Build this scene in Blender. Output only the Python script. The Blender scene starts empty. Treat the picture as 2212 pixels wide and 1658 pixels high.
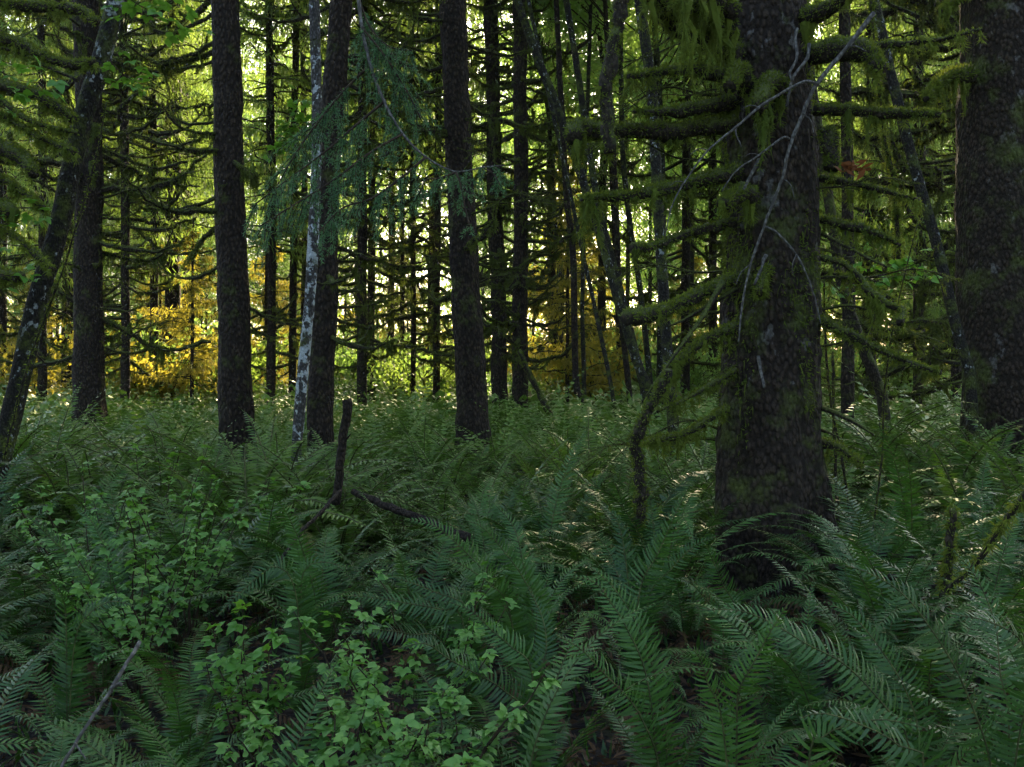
import bpy, math, random
import numpy as np
from mathutils import Vector, Matrix, Euler

# ------------------------------------------------------------------ camera, sky, sun, exposure
sc = bpy.context.scene
col = sc.collection
FPX, HX, HY, CZ = 2125.0, 1106.0, 780.0, 1.6      # focal length and horizon on a 2212 px wide picture, eye height
SUN_AZ, SUN_EL = math.radians(11.0), math.radians(33.0)

cam_d = bpy.data.cameras.new('camera')
cam = bpy.data.objects.new('camera', cam_d)
col.objects.link(cam)
cam.location = (0, 0, CZ)
cam.rotation_euler = (math.pi / 2, 0, 0)
cam_d.sensor_width = 36
cam_d.lens = FPX / 2212 * 36
cam_d.shift_y = -49 / 2212
cam_d.clip_end = 3000
cam_d.clip_start = 0.05
sc.camera = cam

w = bpy.data.worlds.new('World')
sc.world = w
w.use_nodes = True
nt = w.node_tree
bg = nt.nodes['Background']
sky = nt.nodes.new('ShaderNodeTexSky')
sky.sky_type = 'NISHITA'
sky.sun_disc = False
sky.sun_elevation = SUN_EL
sky.sun_rotation = SUN_AZ
sky.air_density = 1.0
sky.dust_density = 3.0
sky.ozone_density = 0.4
nt.links.new(sky.outputs[0], bg.inputs[0])
bg.inputs[1].default_value = 0.05

sl = bpy.data.lights.new('sun', 'SUN')
sl.energy = 2.3
sl.angle = math.radians(0.6)
sl.color = (1.0, 0.80, 0.48)
so = bpy.data.objects.new('sun', sl)
col.objects.link(so)
sdir = Vector((math.sin(SUN_AZ) * math.cos(SUN_EL), math.cos(SUN_AZ) * math.cos(SUN_EL), math.sin(SUN_EL)))
so.rotation_euler = (-sdir).to_track_quat('-Z', 'Y').to_euler()
so.location = (0, 0, 40)

vs = sc.view_settings
vs.view_transform = 'Standard'
vs.look = 'None'
vs.exposure = 4.0
vs.gamma = 1.0
vs.use_curve_mapping = False
cy = sc.cycles
cy.max_bounces = 7
cy.diffuse_bounces = 3
cy.glossy_bounces = 2
cy.transmission_bounces = 4
cy.volume_bounces = 0
cy.transparent_max_bounces = 4
cy.use_adaptive_sampling = True
cy.adaptive_threshold = 0.02
cy.use_denoising = True
cy.denoiser = 'OPENIMAGEDENOISE'
cy.sample_clamp_indirect = 4.0
cy.caustics_reflective = False
cy.caustics_refractive = False

# ------------------------------------------------------------------ helpers
R = np.random.RandomState(11)
PI = math.pi
GROUND_BUMP = 0.10


def at(x, y, Y):
    """the point that stands Y metres ahead of the eye and shows at x, y"""
    return np.array([(x - HX) / FPX * Y, Y, CZ - (y - HY) / FPX * Y])


_tab = np.random.RandomState(5).rand(4096)


def vnoise(P, s=0):
    P = np.asarray(P, float)
    i = np.floor(P).astype(np.int64)
    f = P - i
    f = f * f * (3 - 2 * f)
    out = np.zeros(len(P))
    for dx in (0, 1):
        for dy in (0, 1):
            for dz in (0, 1):
                h = ((i[:, 0] + dx) * 73856093 ^ (i[:, 1] + dy) * 19349663 ^ (i[:, 2] + dz) * 83492791 ^ (s * 2654435)) & 4095
                wgt = (f[:, 0] if dx else 1 - f[:, 0]) * (f[:, 1] if dy else 1 - f[:, 1]) * (f[:, 2] if dz else 1 - f[:, 2])
                out += _tab[h] * wgt
    return out * 2 - 1


def ground_z(x, y):
    x = np.atleast_1d(np.asarray(x, float))
    y = np.atleast_1d(np.asarray(y, float))
    P = np.stack([x, y, np.zeros_like(x)], 1)
    return GROUND_BUMP * (vnoise(P * 0.35, 1) + 0.5 * vnoise(P * 0.9, 2))


def nrm(v):
    v = np.asarray(v, float)
    return v / np.maximum(np.linalg.norm(v, axis=-1, keepdims=True), 1e-9)


class MB:
    """collects vertices and faces of one mesh"""
    def __init__(self):
        self.V, self.Q, self.T, self.qm, self.tm, self.var, self.n = [], [], [], [], [], [], 0

    def add(self, V, Q=None, T=None, mi=0, var=None):
        V = np.asarray(V, float).reshape(-1, 3)
        if len(V) == 0:
            return
        self.V.append(V)
        if Q is not None and len(Q):
            Q = np.asarray(Q, np.int64) + self.n
            self.Q.append(Q); self.qm.append(np.full(len(Q), mi))
        if T is not None and len(T):
            T = np.asarray(T, np.int64) + self.n
            self.T.append(T); self.tm.append(np.full(len(T), mi))
        self.var.append(np.full(len(V), 0.5) if var is None else np.broadcast_to(var, (len(V),)))
        self.n += len(V)

    def mesh(self, name, mats, smooth=False, offset=None):
        me = bpy.data.meshes.new(name)
        if not self.V:
            return me
        V = np.concatenate(self.V)
        if offset is not None:
            V = V - np.asarray(offset)
        Q = np.concatenate(self.Q) if self.Q else np.zeros((0, 4), np.int64)
        T = np.concatenate(self.T) if self.T else np.zeros((0, 3), np.int64)
        nq, nt_ = len(Q), len(T)
        me.vertices.add(len(V))
        me.vertices.foreach_set('co', V.astype(np.float32).ravel())
        me.loops.add(nq * 4 + nt_ * 3)
        me.loops.foreach_set('vertex_index', np.concatenate([Q.ravel(), T.ravel()]).astype(np.int32))
        me.polygons.add(nq + nt_)
        st = np.concatenate([np.arange(nq) * 4, nq * 4 + np.arange(nt_) * 3]).astype(np.int32)
        me.polygons.foreach_set('loop_start', st)
        mi = np.concatenate(self.qm + self.tm) if (self.qm or self.tm) else np.zeros(0)
        me.polygons.foreach_set('material_index', mi.astype(np.int32))
        me.polygons.foreach_set('use_smooth', np.full(nq + nt_, bool(smooth)))
        for m in mats if isinstance(mats, (list, tuple)) else [mats]:
            me.materials.append(m)
        a = me.attributes.new('var', 'FLOAT', 'POINT')
        a.data.foreach_set('value', np.concatenate(self.var).astype(np.float32))
        me.update(calc_edges=True)
        return me


def obj(name, me, parent=None, loc=None, rot=None, scale=None):
    o = bpy.data.objects.new(name, me)
    col.objects.link(o)
    if parent is not None:
        o.parent = parent
    if loc is not None:
        o.location = [float(c) for c in loc]
    if rot is not None:
        o.rotation_euler = [float(c) for c in rot]
    if scale is not None:
        o.scale = (scale,) * 3 if np.isscalar(scale) else [float(c) for c in scale]
    return o


def tag(o, label=None, cat=None, group=None, kind=None):
    if label: o['label'] = label
    if cat: o['category'] = cat
    if group: o['group'] = group
    if kind: o['kind'] = kind
    return o


def thing(name, label, cat, loc, group=None):
    return tag(obj(name, None, loc=loc), label, cat, group)


def resample(P, n):
    """a smooth (Catmull-Rom) curve of n points through P"""
    P = np.asarray(P, float)
    if len(P) == 2:
        t = np.linspace(0, 1, n)[:, None]
        return P[0] * (1 - t) + P[1] * t
    d = np.concatenate([[0], np.cumsum(np.linalg.norm(np.diff(P, axis=0), axis=1))])
    E = np.vstack([2 * P[0] - P[1], P, 2 * P[-1] - P[-2]])
    s = np.linspace(0, d[-1], n)
    k = np.clip(np.searchsorted(d, s, side='right') - 1, 0, len(P) - 2)
    t = ((s - d[k]) / (d[k + 1] - d[k] + 1e-12))[:, None]
    p0, p1, p2, p3 = E[k], E[k + 1], E[k + 2], E[k + 3]
    return 0.5 * ((2 * p1) + (-p0 + p2) * t + (2 * p0 - 5 * p1 + 4 * p2 - p3) * t * t + (-p0 + 3 * p1 - 3 * p2 + p3) * t ** 3)


def frames(P):
    T = nrm(np.gradient(P, axis=0))
    ref = np.array([0.0, 0.0, 1.0]) if abs(T[:, 2]).mean() < 0.75 else np.array([0.0, 1.0, 0.0])
    A = nrm(np.cross(T, ref))
    B = np.cross(A, T)
    return T, A, B


def tube(mb, P, r, seg=7, mi=0, rough=0.0, fs=9.0, seed=0, var=0.5, cap=True):
    P = np.asarray(P, float)
    n = len(P)
    r = np.broadcast_to(np.asarray(r, float), (n,))
    T, A, B = frames(P)
    th = np.arange(seg) / seg * 2 * PI
    D = A[:, None, :] * np.cos(th)[None, :, None] + B[:, None, :] * np.sin(th)[None, :, None]
    rr = np.repeat(r[:, None], seg, 1)
    if rough:
        S = (P[:, None, :] + D * rr[..., None]).reshape(-1, 3)
        nz = vnoise(S * fs, seed) + 0.5 * vnoise(S * fs * 2.3, seed + 1)
        rr = rr * (1 + rough * nz.reshape(n, seg))
    V = (P[:, None, :] + D * rr[..., None]).reshape(-1, 3)
    i = np.arange(n - 1)[:, None] * seg
    j = np.arange(seg)[None, :]
    k = (j + 1) % seg
    Q = np.stack([i + j, i + k, i + seg + k, i + seg + j], -1).reshape(-1, 4)
    T3 = None
    if cap:
        V = np.vstack([V, P[0], P[-1]])
        b = n * seg
        jj = np.arange(seg); kk = (jj + 1) % seg
        T3 = np.concatenate([np.stack([kk, jj, np.full(seg, b)], 1),
                             np.stack([(n - 1) * seg + jj, (n - 1) * seg + kk, np.full(seg, b + 1)], 1)])
    mb.add(V, Q, T3, mi, var)


def perp(d, rng):
    a = rng.normal(size=d.shape)
    return nrm(np.cross(d, a))


def kites(mb, P, d, L, wd, rng, mi=0, var=None, side=None, mid=0.4):
    """flat pointed blades: base, two shoulders, tip"""
    n = len(P)
    if n == 0:
        return
    L = np.broadcast_to(np.asarray(L, float), (n,))[:, None]
    wd = np.broadcast_to(np.asarray(wd, float), (n,))[:, None]
    s = perp(d, rng) if side is None else side
    V = np.stack([P, P + d * L * mid + s * wd * .5, P + d * L, P + d * L * mid - s * wd * .5], 1).reshape(-1, 3)
    Q = np.arange(n * 4).reshape(n, 4)
    v = rng.rand(n) if var is None else np.broadcast_to(var, (n,))
    mb.add(V, Q, None, mi, np.repeat(v, 4))


def strands(mb, P, L, wd, rng, mi=0, sway=0.16, var=None, pull=0.):
    """limp threads of moss hanging from the points P"""
    n = len(P)
    if n == 0:
        return
    L = np.broadcast_to(np.asarray(L, float), (n,))[:, None]
    wd = np.broadcast_to(np.asarray(wd, float), (n,))[:, None]
    a = rng.rand(n) * 2 * PI
    s = np.stack([np.cos(a), np.sin(a), np.zeros(n)], 1)
    sw = rng.normal(size=(n, 3)) * sway
    sw[:, 2] = 0
    dn = np.array([0, 0, -1.0])
    p1 = P + (dn + sw) * L * .5
    p2 = P + (dn + sw * 0.7) * L + rng.normal(size=(n, 3)) * L * .05
    p1 = p1 + pull * .6
    p2 = p2 + pull
    V = np.stack([P - s * wd * .5, P + s * wd * .5, p1 + s * wd * .45, p1 - s * wd * .45, p2], 1).reshape(-1, 3)
    b = np.arange(n)[:, None] * 5
    v = rng.rand(n) if var is None else np.broadcast_to(var, (n,))
    mb.add(V, b + np.array([[0, 1, 2, 3]]), b + np.array([[3, 2, 4]]), mi, np.repeat(v, 5))


def moss_on(mb, P, r, amount, hang, rng, mi=0, fuzz=0.035, wd=0.008, body=False):
    """a coat of short moss tufts all round the upper side of a branch, and threads hanging below it"""
    P = np.asarray(P, float)
    seglen = np.linalg.norm(np.diff(P, axis=0), axis=1)
    Ltot = seglen.sum()
    n = int(Ltot * amount * 1.15)
    if n < 1:
        return
    c = np.concatenate([[0], np.cumsum(seglen)])
    T, A, B = frames(P)
    # tufts
    def pick(m):
        s = rng.rand(m) * Ltot
        Pi = np.stack([np.interp(s, c, P[:, k]) for k in range(3)], 1)
        ri = np.interp(s, c, np.broadcast_to(r, (len(P),)))
        Ti = nrm(np.stack([np.interp(s, c, T[:, k]) for k in range(3)], 1))
        return s, Pi, ri, Ti
    s, Pi, ri, Ti = pick(n)
    d = rng.normal(size=(n, 3)); d[:, 2] = np.abs(d[:, 2]) * 1.2 - .3
    d = nrm(d - (d * Ti).sum(1)[:, None] * Ti)
    kites(mb, Pi + d * ri[:, None] * .75, nrm(d + rng.normal(size=(n, 3)) * .35 + np.array([0, 0, -.15])), fuzz * (.5 + rng.rand(n)), wd * 1.6, rng, mi)
    # hanging clumps of uneven length: a soft core each, wrapped in limp threads
    if body:
        nc = max(2, int(Ltot / .035))
        s, Pi, ri, Ti = pick(nc)
        bunch = np.clip(.5 + .9 * vnoise(np.stack([s * 4.0, np.full(nc, rng.rand() * 90), np.zeros(nc)], 1), 3), 0, 1.4)
        Lc = hang * (.12 + bunch ** 1.7 * 1.2) * (.3 + rng.rand(nc))
        for q in range(nc):
            l = Lc[q]
            side = rng.normal(size=3) * .012
            t5 = np.linspace(0, 1, 5)[:, None]
            core = Pi[q] + side + np.array([0, 0, ri[q] * .3]) + np.array([rng.normal() * .10, rng.normal() * .10, -1.]) * (l + ri[q]) * t5 + rng.normal(size=(5, 3)) * l * .05
            rc = (ri[q] * .45 + .006) * np.array([.9, 1., .6, .3, .05]) * rng.uniform(.5, 1.2)
            tube(mb, core, rc, 6, mi, .3, 40, q, rng.rand(), False)
            k = int((24 + 420 * l) * (1 if wd < .009 else .45))
            u = rng.rand(k)
            Ps = np.stack([np.interp(u, t5[:, 0], core[:, a_]) for a_ in range(3)], 1)
            dd = rng.normal(size=(k, 3)); dd[:, 2] *= .3
            dd = nrm(dd)
            rs = np.interp(u, t5[:, 0], rc)
            kites(mb, Ps + dd * rs[:, None] * .8, nrm(dd * .6 + rng.normal(size=(k, 3)) * .45 + np.array([0, 0, -.7])), rng.uniform(.02, .06, k), wd * .85, rng, mi)
            k = int(2 + 22 * l)
            strands(mb, Ps[:k], rng.uniform(.2, .7, min(k, len(Ps))) * l + .01, wd * .6, rng, mi, .25)
        return
    # threads, bunched along the branch
    m = int(n * 1.15)
    s, Pi, ri, Ti = pick(m)
    bunch = 0.5 + 0.5 * vnoise(np.stack([s * 7.0, np.full(m, rng.rand() * 90), np.zeros(m)], 1), 3)
    d = rng.normal(size=(m, 3)); d[:, 2] = -np.abs(d[:, 2])
    d = nrm(d - (d * Ti).sum(1)[:, None] * Ti)
    L = hang * (0.06 + bunch ** 2.6 * 2.1) * (.2 + rng.rand(m) ** 1.8)
    cs = (np.floor(s / .07 + vnoise(np.stack([s * 3, s * 0, s * 0], 1), 6)) + .5) * .07
    strands(mb, Pi + d * ri[:, None] * .8, L, wd * (.7 + .6 * rng.rand(m)), rng, mi, pull=Ti * np.clip((cs - s) * .9, -.06, .06)[:, None])


# ------------------------------------------------------------------ materials
def mat_new(name):
    m = bpy.data.materials.new(name)
    m.use_nodes = True
    n = m.node_tree
    n.nodes.clear()
    out = n.nodes.new('ShaderNodeOutputMaterial')
    return m, n, out


def N(n, t, **kw):
    nd = n.nodes.new(t)
    for k, v in kw.items():
        setattr(nd, k, v)
    return nd


def ramp(n, fac, stops):
    r = n.nodes.new('ShaderNodeValToRGB')
    e = r.color_ramp.elements
    while len(e) < len(stops):
        e.new(0.5)
    for el, (p, c) in zip(e, stops):
        el.position = p
        el.color = (*c, 1)
    n.links.new(fac, r.inputs[0])
    return r.outputs[0]


def noise(n, scale, detail=4, vec=None, rough=.55, stretch=None):
    t = n.nodes.new('ShaderNodeTexNoise')
    t.inputs['Scale'].default_value = scale
    t.inputs['Detail'].default_value = detail
    t.inputs['Roughness'].default_value = rough
    if vec is None:
        vec = n.nodes.new('ShaderNodeTexCoord').outputs['Object']
    if stretch:
        mp = n.nodes.new('ShaderNodeMapping')
        mp.inputs['Scale'].default_value = stretch
        n.links.new(vec, mp.inputs[0])
        vec = mp.outputs[0]
    n.links.new(vec, t.inputs['Vector'])
    return t.outputs['Fac']


def mixc(n, fac, a, b):
    m = n.nodes.new('ShaderNodeMix')
    m.data_type = 'RGBA'
    for sock, v in ((m.inputs[0], fac), (m.inputs[6], a), (m.inputs[7], b)):
        if isinstance(v, (int, float)):
            sock.default_value = v
        elif isinstance(v, tuple):
            sock.default_value = (*v, 1)
        else:
            n.links.new(v, sock)
    return m.outputs[2]


def math_(n, op, a, b=None, clamp=False):
    m = n.nodes.new('ShaderNodeMath')
    m.operation = op
    m.use_clamp = clamp
    for sock, v in zip(m.inputs, (a, b)):
        if v is None:
            continue
        if isinstance(v, (int, float)):
            sock.default_value = v
        else:
            n.links.new(v, sock)
    return m.outputs[0]


def leaf_mat(name, dark, light, trans, tfac=0.35, rough=.45, spec=.4, odd=None, oddp=0.0):
    m, n, out = mat_new(name)
    va = N(n, 'ShaderNodeAttribute', attribute_name='var').outputs['Fac']
    oi = N(n, 'ShaderNodeObjectInfo').outputs['Random']
    f = math_(n, 'ADD', math_(n, 'MULTIPLY', va, .6), math_(n, 'MULTIPLY', oi, .4))
    c = mixc(n, f, dark, light)
    if odd:
        c = mixc(n, math_(n, 'GREATER_THAN', va, 1 - oddp), c, odd)
    p = N(n, 'ShaderNodeBsdfPrincipled')
    n.links.new(c, p.inputs['Base Color'])
    p.inputs['Roughness'].default_value = rough
    p.inputs['Specular IOR Level'].default_value = spec
    t = N(n, 'ShaderNodeBsdfTranslucent')
    tc = mixc(n, f, tuple(x * .75 for x in trans), trans)
    n.links.new(tc, t.inputs['Color'])
    mx = N(n, 'ShaderNodeMixShader')
    mx.inputs[0].default_value = tfac
    n.links.new(p.outputs[0], mx.inputs[1])
    n.links.new(t.outputs[0], mx.inputs[2])
    n.links.new(mx.outputs[0], out.inputs[0])
    return m


def bark_mat(name, c1, c2, moss=0.0, lichen=0.0, scale=1.0, mosscol=((.035, .045, .010), (.075, .085, .018)), bump=.6, licol=(.42, .46, .45), top_moss=0.0):
    m, n, out = mat_new(name)
    tc = N(n, 'ShaderNodeTexCoord').outputs['Object']
    a = noise(n, 22 * scale, 6, tc, .65, (1, 1, .45))
    b = noise(n, 5 * scale, 3, tc)
    c = ramp(n, a, [(.3, c1), (.7, c2)])
    c = mixc(n, math_(n, 'MULTIPLY', b, .5), c, tuple(x * .55 for x in c1))
    vo = N(n, 'ShaderNodeTexVoronoi')
    vo.inputs['Scale'].default_value = 26 * scale
    mpv = N(n, 'ShaderNodeMapping')
    mpv.inputs['Scale'].default_value = (1, 1, .55)
    n.links.new(tc, mpv.inputs[0])
    n.links.new(mpv.outputs[0], vo.inputs['Vector'])
    flake = ramp(n, vo.outputs['Distance'], [(.25, (1, 1, 1)), (.62, (0, 0, 0))])
    c = mixc(n, math_(n, 'MULTIPLY', math_(n, 'SUBTRACT', 1.0, flake), .8), c, tuple(x * .4 for x in c1))
    height = math_(n, 'ADD', a, math_(n, 'MULTIPLY', flake, .6))
    if lichen:
        l = noise(n, 7 * scale, 5, tc, .6, (1, 1, .8))
        l2 = noise(n, 1.3, 2, tc)
        f = ramp(n, math_(n, 'ADD', l, math_(n, 'MULTIPLY', math_(n, 'SUBTRACT', l2, .5), .5)), [(.64 - .22 * lichen, (0, 0, 0)), (.675 - .22 * lichen, (1, 1, 1))])
        lc = ramp(n, noise(n, 40, 3, tc), [(.3, tuple(x * .5 for x in licol)), (.7, licol)])
        c = mixc(n, f, c, lc)
    if moss or top_moss:
        g = noise(n, 2.2 * scale, 5, tc, .7)
        if top_moss:
            nz = N(n, 'ShaderNodeSeparateXYZ')
            n.links.new(N(n, 'ShaderNodeNewGeometry').outputs['Normal'], nz.inputs[0])
            g = math_(n, 'ADD', g, math_(n, 'MULTIPLY', nz.outputs[2], top_moss))
        f = ramp(n, g, [(.66 - .3 * moss, (0, 0, 0)), (.80 - .3 * moss, (1, 1, 1))])
        mc = ramp(n, noise(n, 60, 3, tc), [(.3, mosscol[0]), (.7, mosscol[1])])
        c = mixc(n, f, c, mc)
    p = N(n, 'ShaderNodeBsdfPrincipled')
    n.links.new(c, p.inputs['Base Color'])
    p.inputs['Roughness'].default_value = .9
    p.inputs['Specular IOR Level'].default_value = .2
    bp = N(n, 'ShaderNodeBump')
    bp.inputs['Strength'].default_value = bump
    bp.inputs['Distance'].default_value = .05
    n.links.new(height, bp.inputs['Height'])
    n.links.new(bp.outputs[0], p.inputs['Normal'])
    n.links.new(p.outputs[0], out.inputs[0])
    return m


M = {}
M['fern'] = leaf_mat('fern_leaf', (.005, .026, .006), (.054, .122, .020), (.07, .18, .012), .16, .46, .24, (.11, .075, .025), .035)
M['fern_far'] = leaf_mat('fern_leaf_far', (.020, .058, .008), (.115, .175, .026), (.11, .23, .02), .2, .46, .27, (.09, .06, .02), .06)  # paler than the near fern: brighter mid-ground light put into the colour
M['fern_dead'] = leaf_mat('dead_fern', (.035, .020, .010), (.10, .055, .022), (.10, .05, .02), .2, .7, .2)
M['fern_yellow'] = leaf_mat('fern_yellowing', (.05, .065, .012), (.11, .10, .018), (.16, .14, .02), .3, .5, .3)
M['rachis'] = bark_mat('rachis', (.06, .07, .02), (.10, .10, .035), bump=.1)
M['shrub'] = leaf_mat('berry_leaf', (.036, .115, .022), (.120, .240, .042), (.15, .36, .03), .3, .5, .3, None, 0.)
M['shrub_bright'] = leaf_mat('bright_leaf', (.05, .15, .02), (.11, .24, .03), (.20, .42, .03), .4, .5, .3)
M['stem'] = bark_mat('twig', (.035, .022, .012), (.07, .05, .025), bump=.2)
M['needle'] = leaf_mat('spruce_needle', (.036, .095, .040), (.080, .165, .065), (.12, .25, .06), .35, .5, .3)
M['needle_far'] = leaf_mat('conifer_foliage', (.036, .080, .022), (.095, .145, .036), (.25, .37, .055), .5, .6, .2)
M['needle_sun_tint'] = leaf_mat('conifer_foliage_sun_tint', (.045, .060, .012), (.10, .11, .02), (.46, .40, .045), .5, .6, .2)  # conifer foliage with golden sunlight put into its colour
M['alder_leaf'] = leaf_mat('alder_leaf', (.040, .090, .022), (.085, .16, .040), (.32, .52, .09), .5, .5, .3)
M['moss'] = leaf_mat('moss', (.038, .058, .009), (.130, .160, .022), (.20, .25, .03), .30, .9, .1)
M['moss_far'] = leaf_mat('hanging_moss', (.032, .042, .010), (.075, .090, .018), (.15, .20, .03), .35, .9, .1)
M['bark'] = bark_mat('spruce_bark', (.016, .0105, .007), (.074, .050, .032), moss=.36, bump=1.)
M['bark_main'] = bark_mat('mossy_spruce_bark', (.020, .013, .008), (.080, .055, .036), moss=.50, lichen=.04, scale=1.2, bump=1., licol=(.11, .10, .09))
M['bark_alder'] = bark_mat('alder_bark', (.018, .015, .011), (.050, .043, .034), moss=.60, lichen=.10, scale=2.6, bump=.7, licol=(.28, .30, .29))
M['bark_birch'] = bark_mat('pale_alder_bark', (.05, .045, .04), (.14, .13, .12), moss=.30, lichen=.55, scale=2.2, bump=.6, licol=(.42, .45, .45))
M['branch'] = bark_mat('mossy_branch', (.024, .018, .011), (.06, .045, .028), moss=.45, top_moss=.35, scale=2, bump=.5)
M['deadwood'] = bark_mat('grey_deadwood', (.07, .062, .052), (.20, .19, .17), scale=2, bump=.3)
M['darkwood'] = bark_mat('dark_deadwood', (.018, .012, .008), (.055, .036, .022), moss=.05, scale=2, bump=.8)
M['soil'] = bark_mat('forest_soil', (.008, .006, .004), (.026, .018, .010), moss=.25, scale=.6, bump=.8)
M['orange_leaf'] = leaf_mat('withered_leaf', (.08, .025, .008), (.17, .06, .018), (.2, .07, .02), .3, .7, .2)

# ------------------------------------------------------------------ ground
gx = np.concatenate([np.linspace(-300, -40, 14), np.linspace(-36, 36, 145), np.linspace(40, 300, 14)])
gy = np.concatenate([np.linspace(-60, -8, 8), np.linspace(-6, 60, 133), np.linspace(64, 400, 16)])
X, Y = np.meshgrid(gx, gy)
Zg = ground_z(X.ravel(), Y.ravel())
mb = MB()
nx_, ny_ = len(gx), len(gy)
ii = (np.arange(ny_ - 1)[:, None] * nx_ + np.arange(nx_ - 1)[None, :]).ravel()
mb.add(np.stack([X.ravel(), Y.ravel(), Zg], 1), np.stack([ii, ii + 1, ii + nx_ + 1, ii + nx_], 1))
tag(obj('ground', mb.mesh('ground', M['soil'], True)), 'dark forest soil under the ferns', None, kind='structure')


def gz(x, y):
    return float(ground_z(x, y)[0])


# ------------------------------------------------------------------ tree builders
def trunk_curve(path, D, H, D1=None):
    """trunk axis from soil to height H through the picture points (base first); D1 = distance of the top point"""
    D1 = D if D1 is None else D1
    k = np.linspace(0, 1, len(path))
    P = [at(x, y, D + (D1 - D) * t) for (x, y), t in zip(path, k)]
    P = np.array(P)
    g = gz(P[0][0], P[0][1]) - .15
    if P[0][2] > g:
        d = P[0] - P[1]
        d = d / abs(d[2])
        d[:2] *= .4
        P = np.vstack([P[0] + d * (P[0][2] - g), P])
    if P[-1][2] < H:
        d = nrm(P[-1] - P[-2])
        d[2] = max(d[2], .6)
        d = d / d[2]
        P = np.vstack([P, P[-1] + d * (H - P[-1][2]) * .5, P[-1] + d * (H - P[-1][2])])
    return P


def trunk_mesh(P, r0, rtop, mat, seg=20, rings=90, flare=.35, rough=.06, fs=6., seed=0, base=None, lobes=5):
    C = resample(P, rings)
    wob = np.stack([vnoise(np.stack([C[:, 2] * .8, np.full(rings, seed * 3.1 + k * 7), np.zeros(rings)], 1), 14) for k in (0, 1)], 1)
    C[:, :2] += wob * r0 * .16
    h = C[:, 2] - C[0, 2]
    u = h / h[-1]
    r = r0 + (rtop - r0) * u
    T, A, B = frames(C)
    th = np.arange(seg) / seg * 2 * PI
    D = A[:, None, :] * np.cos(th)[None, :, None] + B[:, None, :] * np.sin(th)[None, :, None]
    fl = np.exp(-h / (r0 * 2.2))[:, None] * flare * (1 + .7 * np.sin(th * lobes + seed)[None, :])
    rr = r[:, None] * (1 + fl)
    S = (C[:, None, :] + D * rr[..., None]).reshape(-1, 3)
    S2 = S * np.array([1, 1, .45])
    rr = rr * (1 + .07 * vnoise(S * np.array([1.3, 1.3, 1.1]) / max(r0, .1) * .35, seed + 5).reshape(rr.shape))
    nz = vnoise(S2 * fs, seed) + .6 * vnoise(S2 * fs * 2.7, seed + 1) + .4 * vnoise(S2 * fs * 6, seed + 2)
    rr = rr * (1 + rough * nz.reshape(rr.shape))
    V = (C[:, None, :] + D * rr[..., None]).reshape(-1, 3)
    n = rings
    i = np.arange(n - 1)[:, None] * seg
    j = np.arange(seg)[None, :]
    k = (j + 1) % seg
    mb = MB()
    mb.add(V, np.stack([i + j, i + k, i + seg + k, i + seg + j], -1).reshape(-1, 4))
    return mb.mesh('trunk', mat, True, base), C, r


def axis_at(C, r, z):
    return np.array([np.interp(z, C[:, 2], C[:, 0]), np.interp(z, C[:, 2], C[:, 1]), z]), float(np.interp(z, C[:, 2], r))


# dead, moss-hung lower branches: a set of meshes that the trees share
def dead_branch_mesh(k):
    rng = np.random.RandomState(100 + k)
    mb = MB()
    L = 1.6
    n = 16
    t = np.linspace(0, 1, n)
    sag = rng.uniform(.05, .30)
    hook = rng.uniform(.05, .75)
    kink = rng.randint(4, 13)
    P = np.stack([L * t * (1 - .25 * hook * t ** 4), .16 * np.sin(t * rng.uniform(2, 7) + rng.rand() * 6) * t, L * (-sag * np.sin(t * PI * .7) + hook * .6 * t ** 3.5)], 1)
    P[kink:] += np.array([0, rng.normal() * .08, rng.normal() * .07]) * np.linspace(0, 1, n - kink)[:, None]
    P[2:] += rng.normal(size=(n - 2, 3)) * .016
    r = .034 * (1 - t) ** .8 + .009
    c = rng.uniform(.3, .9)
    r = r + .024 * np.exp(-((t - c) / .12) ** 2)
    tube(mb, P, r, 6, 0, .25, 14, k)
    lo, hi = sorted(rng.choice(np.arange(0, n, 3), 2, replace=False))
    moss_on(mb, P, r, 190, .07, rng, 1, .022, .010)
    moss_on(mb, P[lo:hi + 2], r[lo:hi + 2], 300, .10 + .14 * rng.rand(), rng, 1, .03, .012, body=True)
    for q in range(rng.randint(1, 5)):
        i = rng.randint(3, n - 2)
        l = rng.uniform(.12, .55)
        d = nrm(np.array([rng.uniform(.2, 1), rng.choice([-1, 1]) * rng.uniform(.3, 1), rng.uniform(-.4, .5)]))
        tt = np.linspace(0, 1, 6)[:, None]
        Q = P[i] + d * l * tt + np.array([0, 0, 1]) * l * (tt ** 2 * rng.uniform(-.4, .8)) + rng.normal(size=(6, 3)) * .010
        rq = np.linspace(r[i] * .5, .003, 6)
        tube(mb, Q, rq, 4, 0)
        if rng.rand() < .6:
            moss_on(mb, Q, rq, 130, .07, rng, 1, .018, .009)
    return mb.mesh('dead_branch', [M['branch'], M['moss_far']], False)


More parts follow.
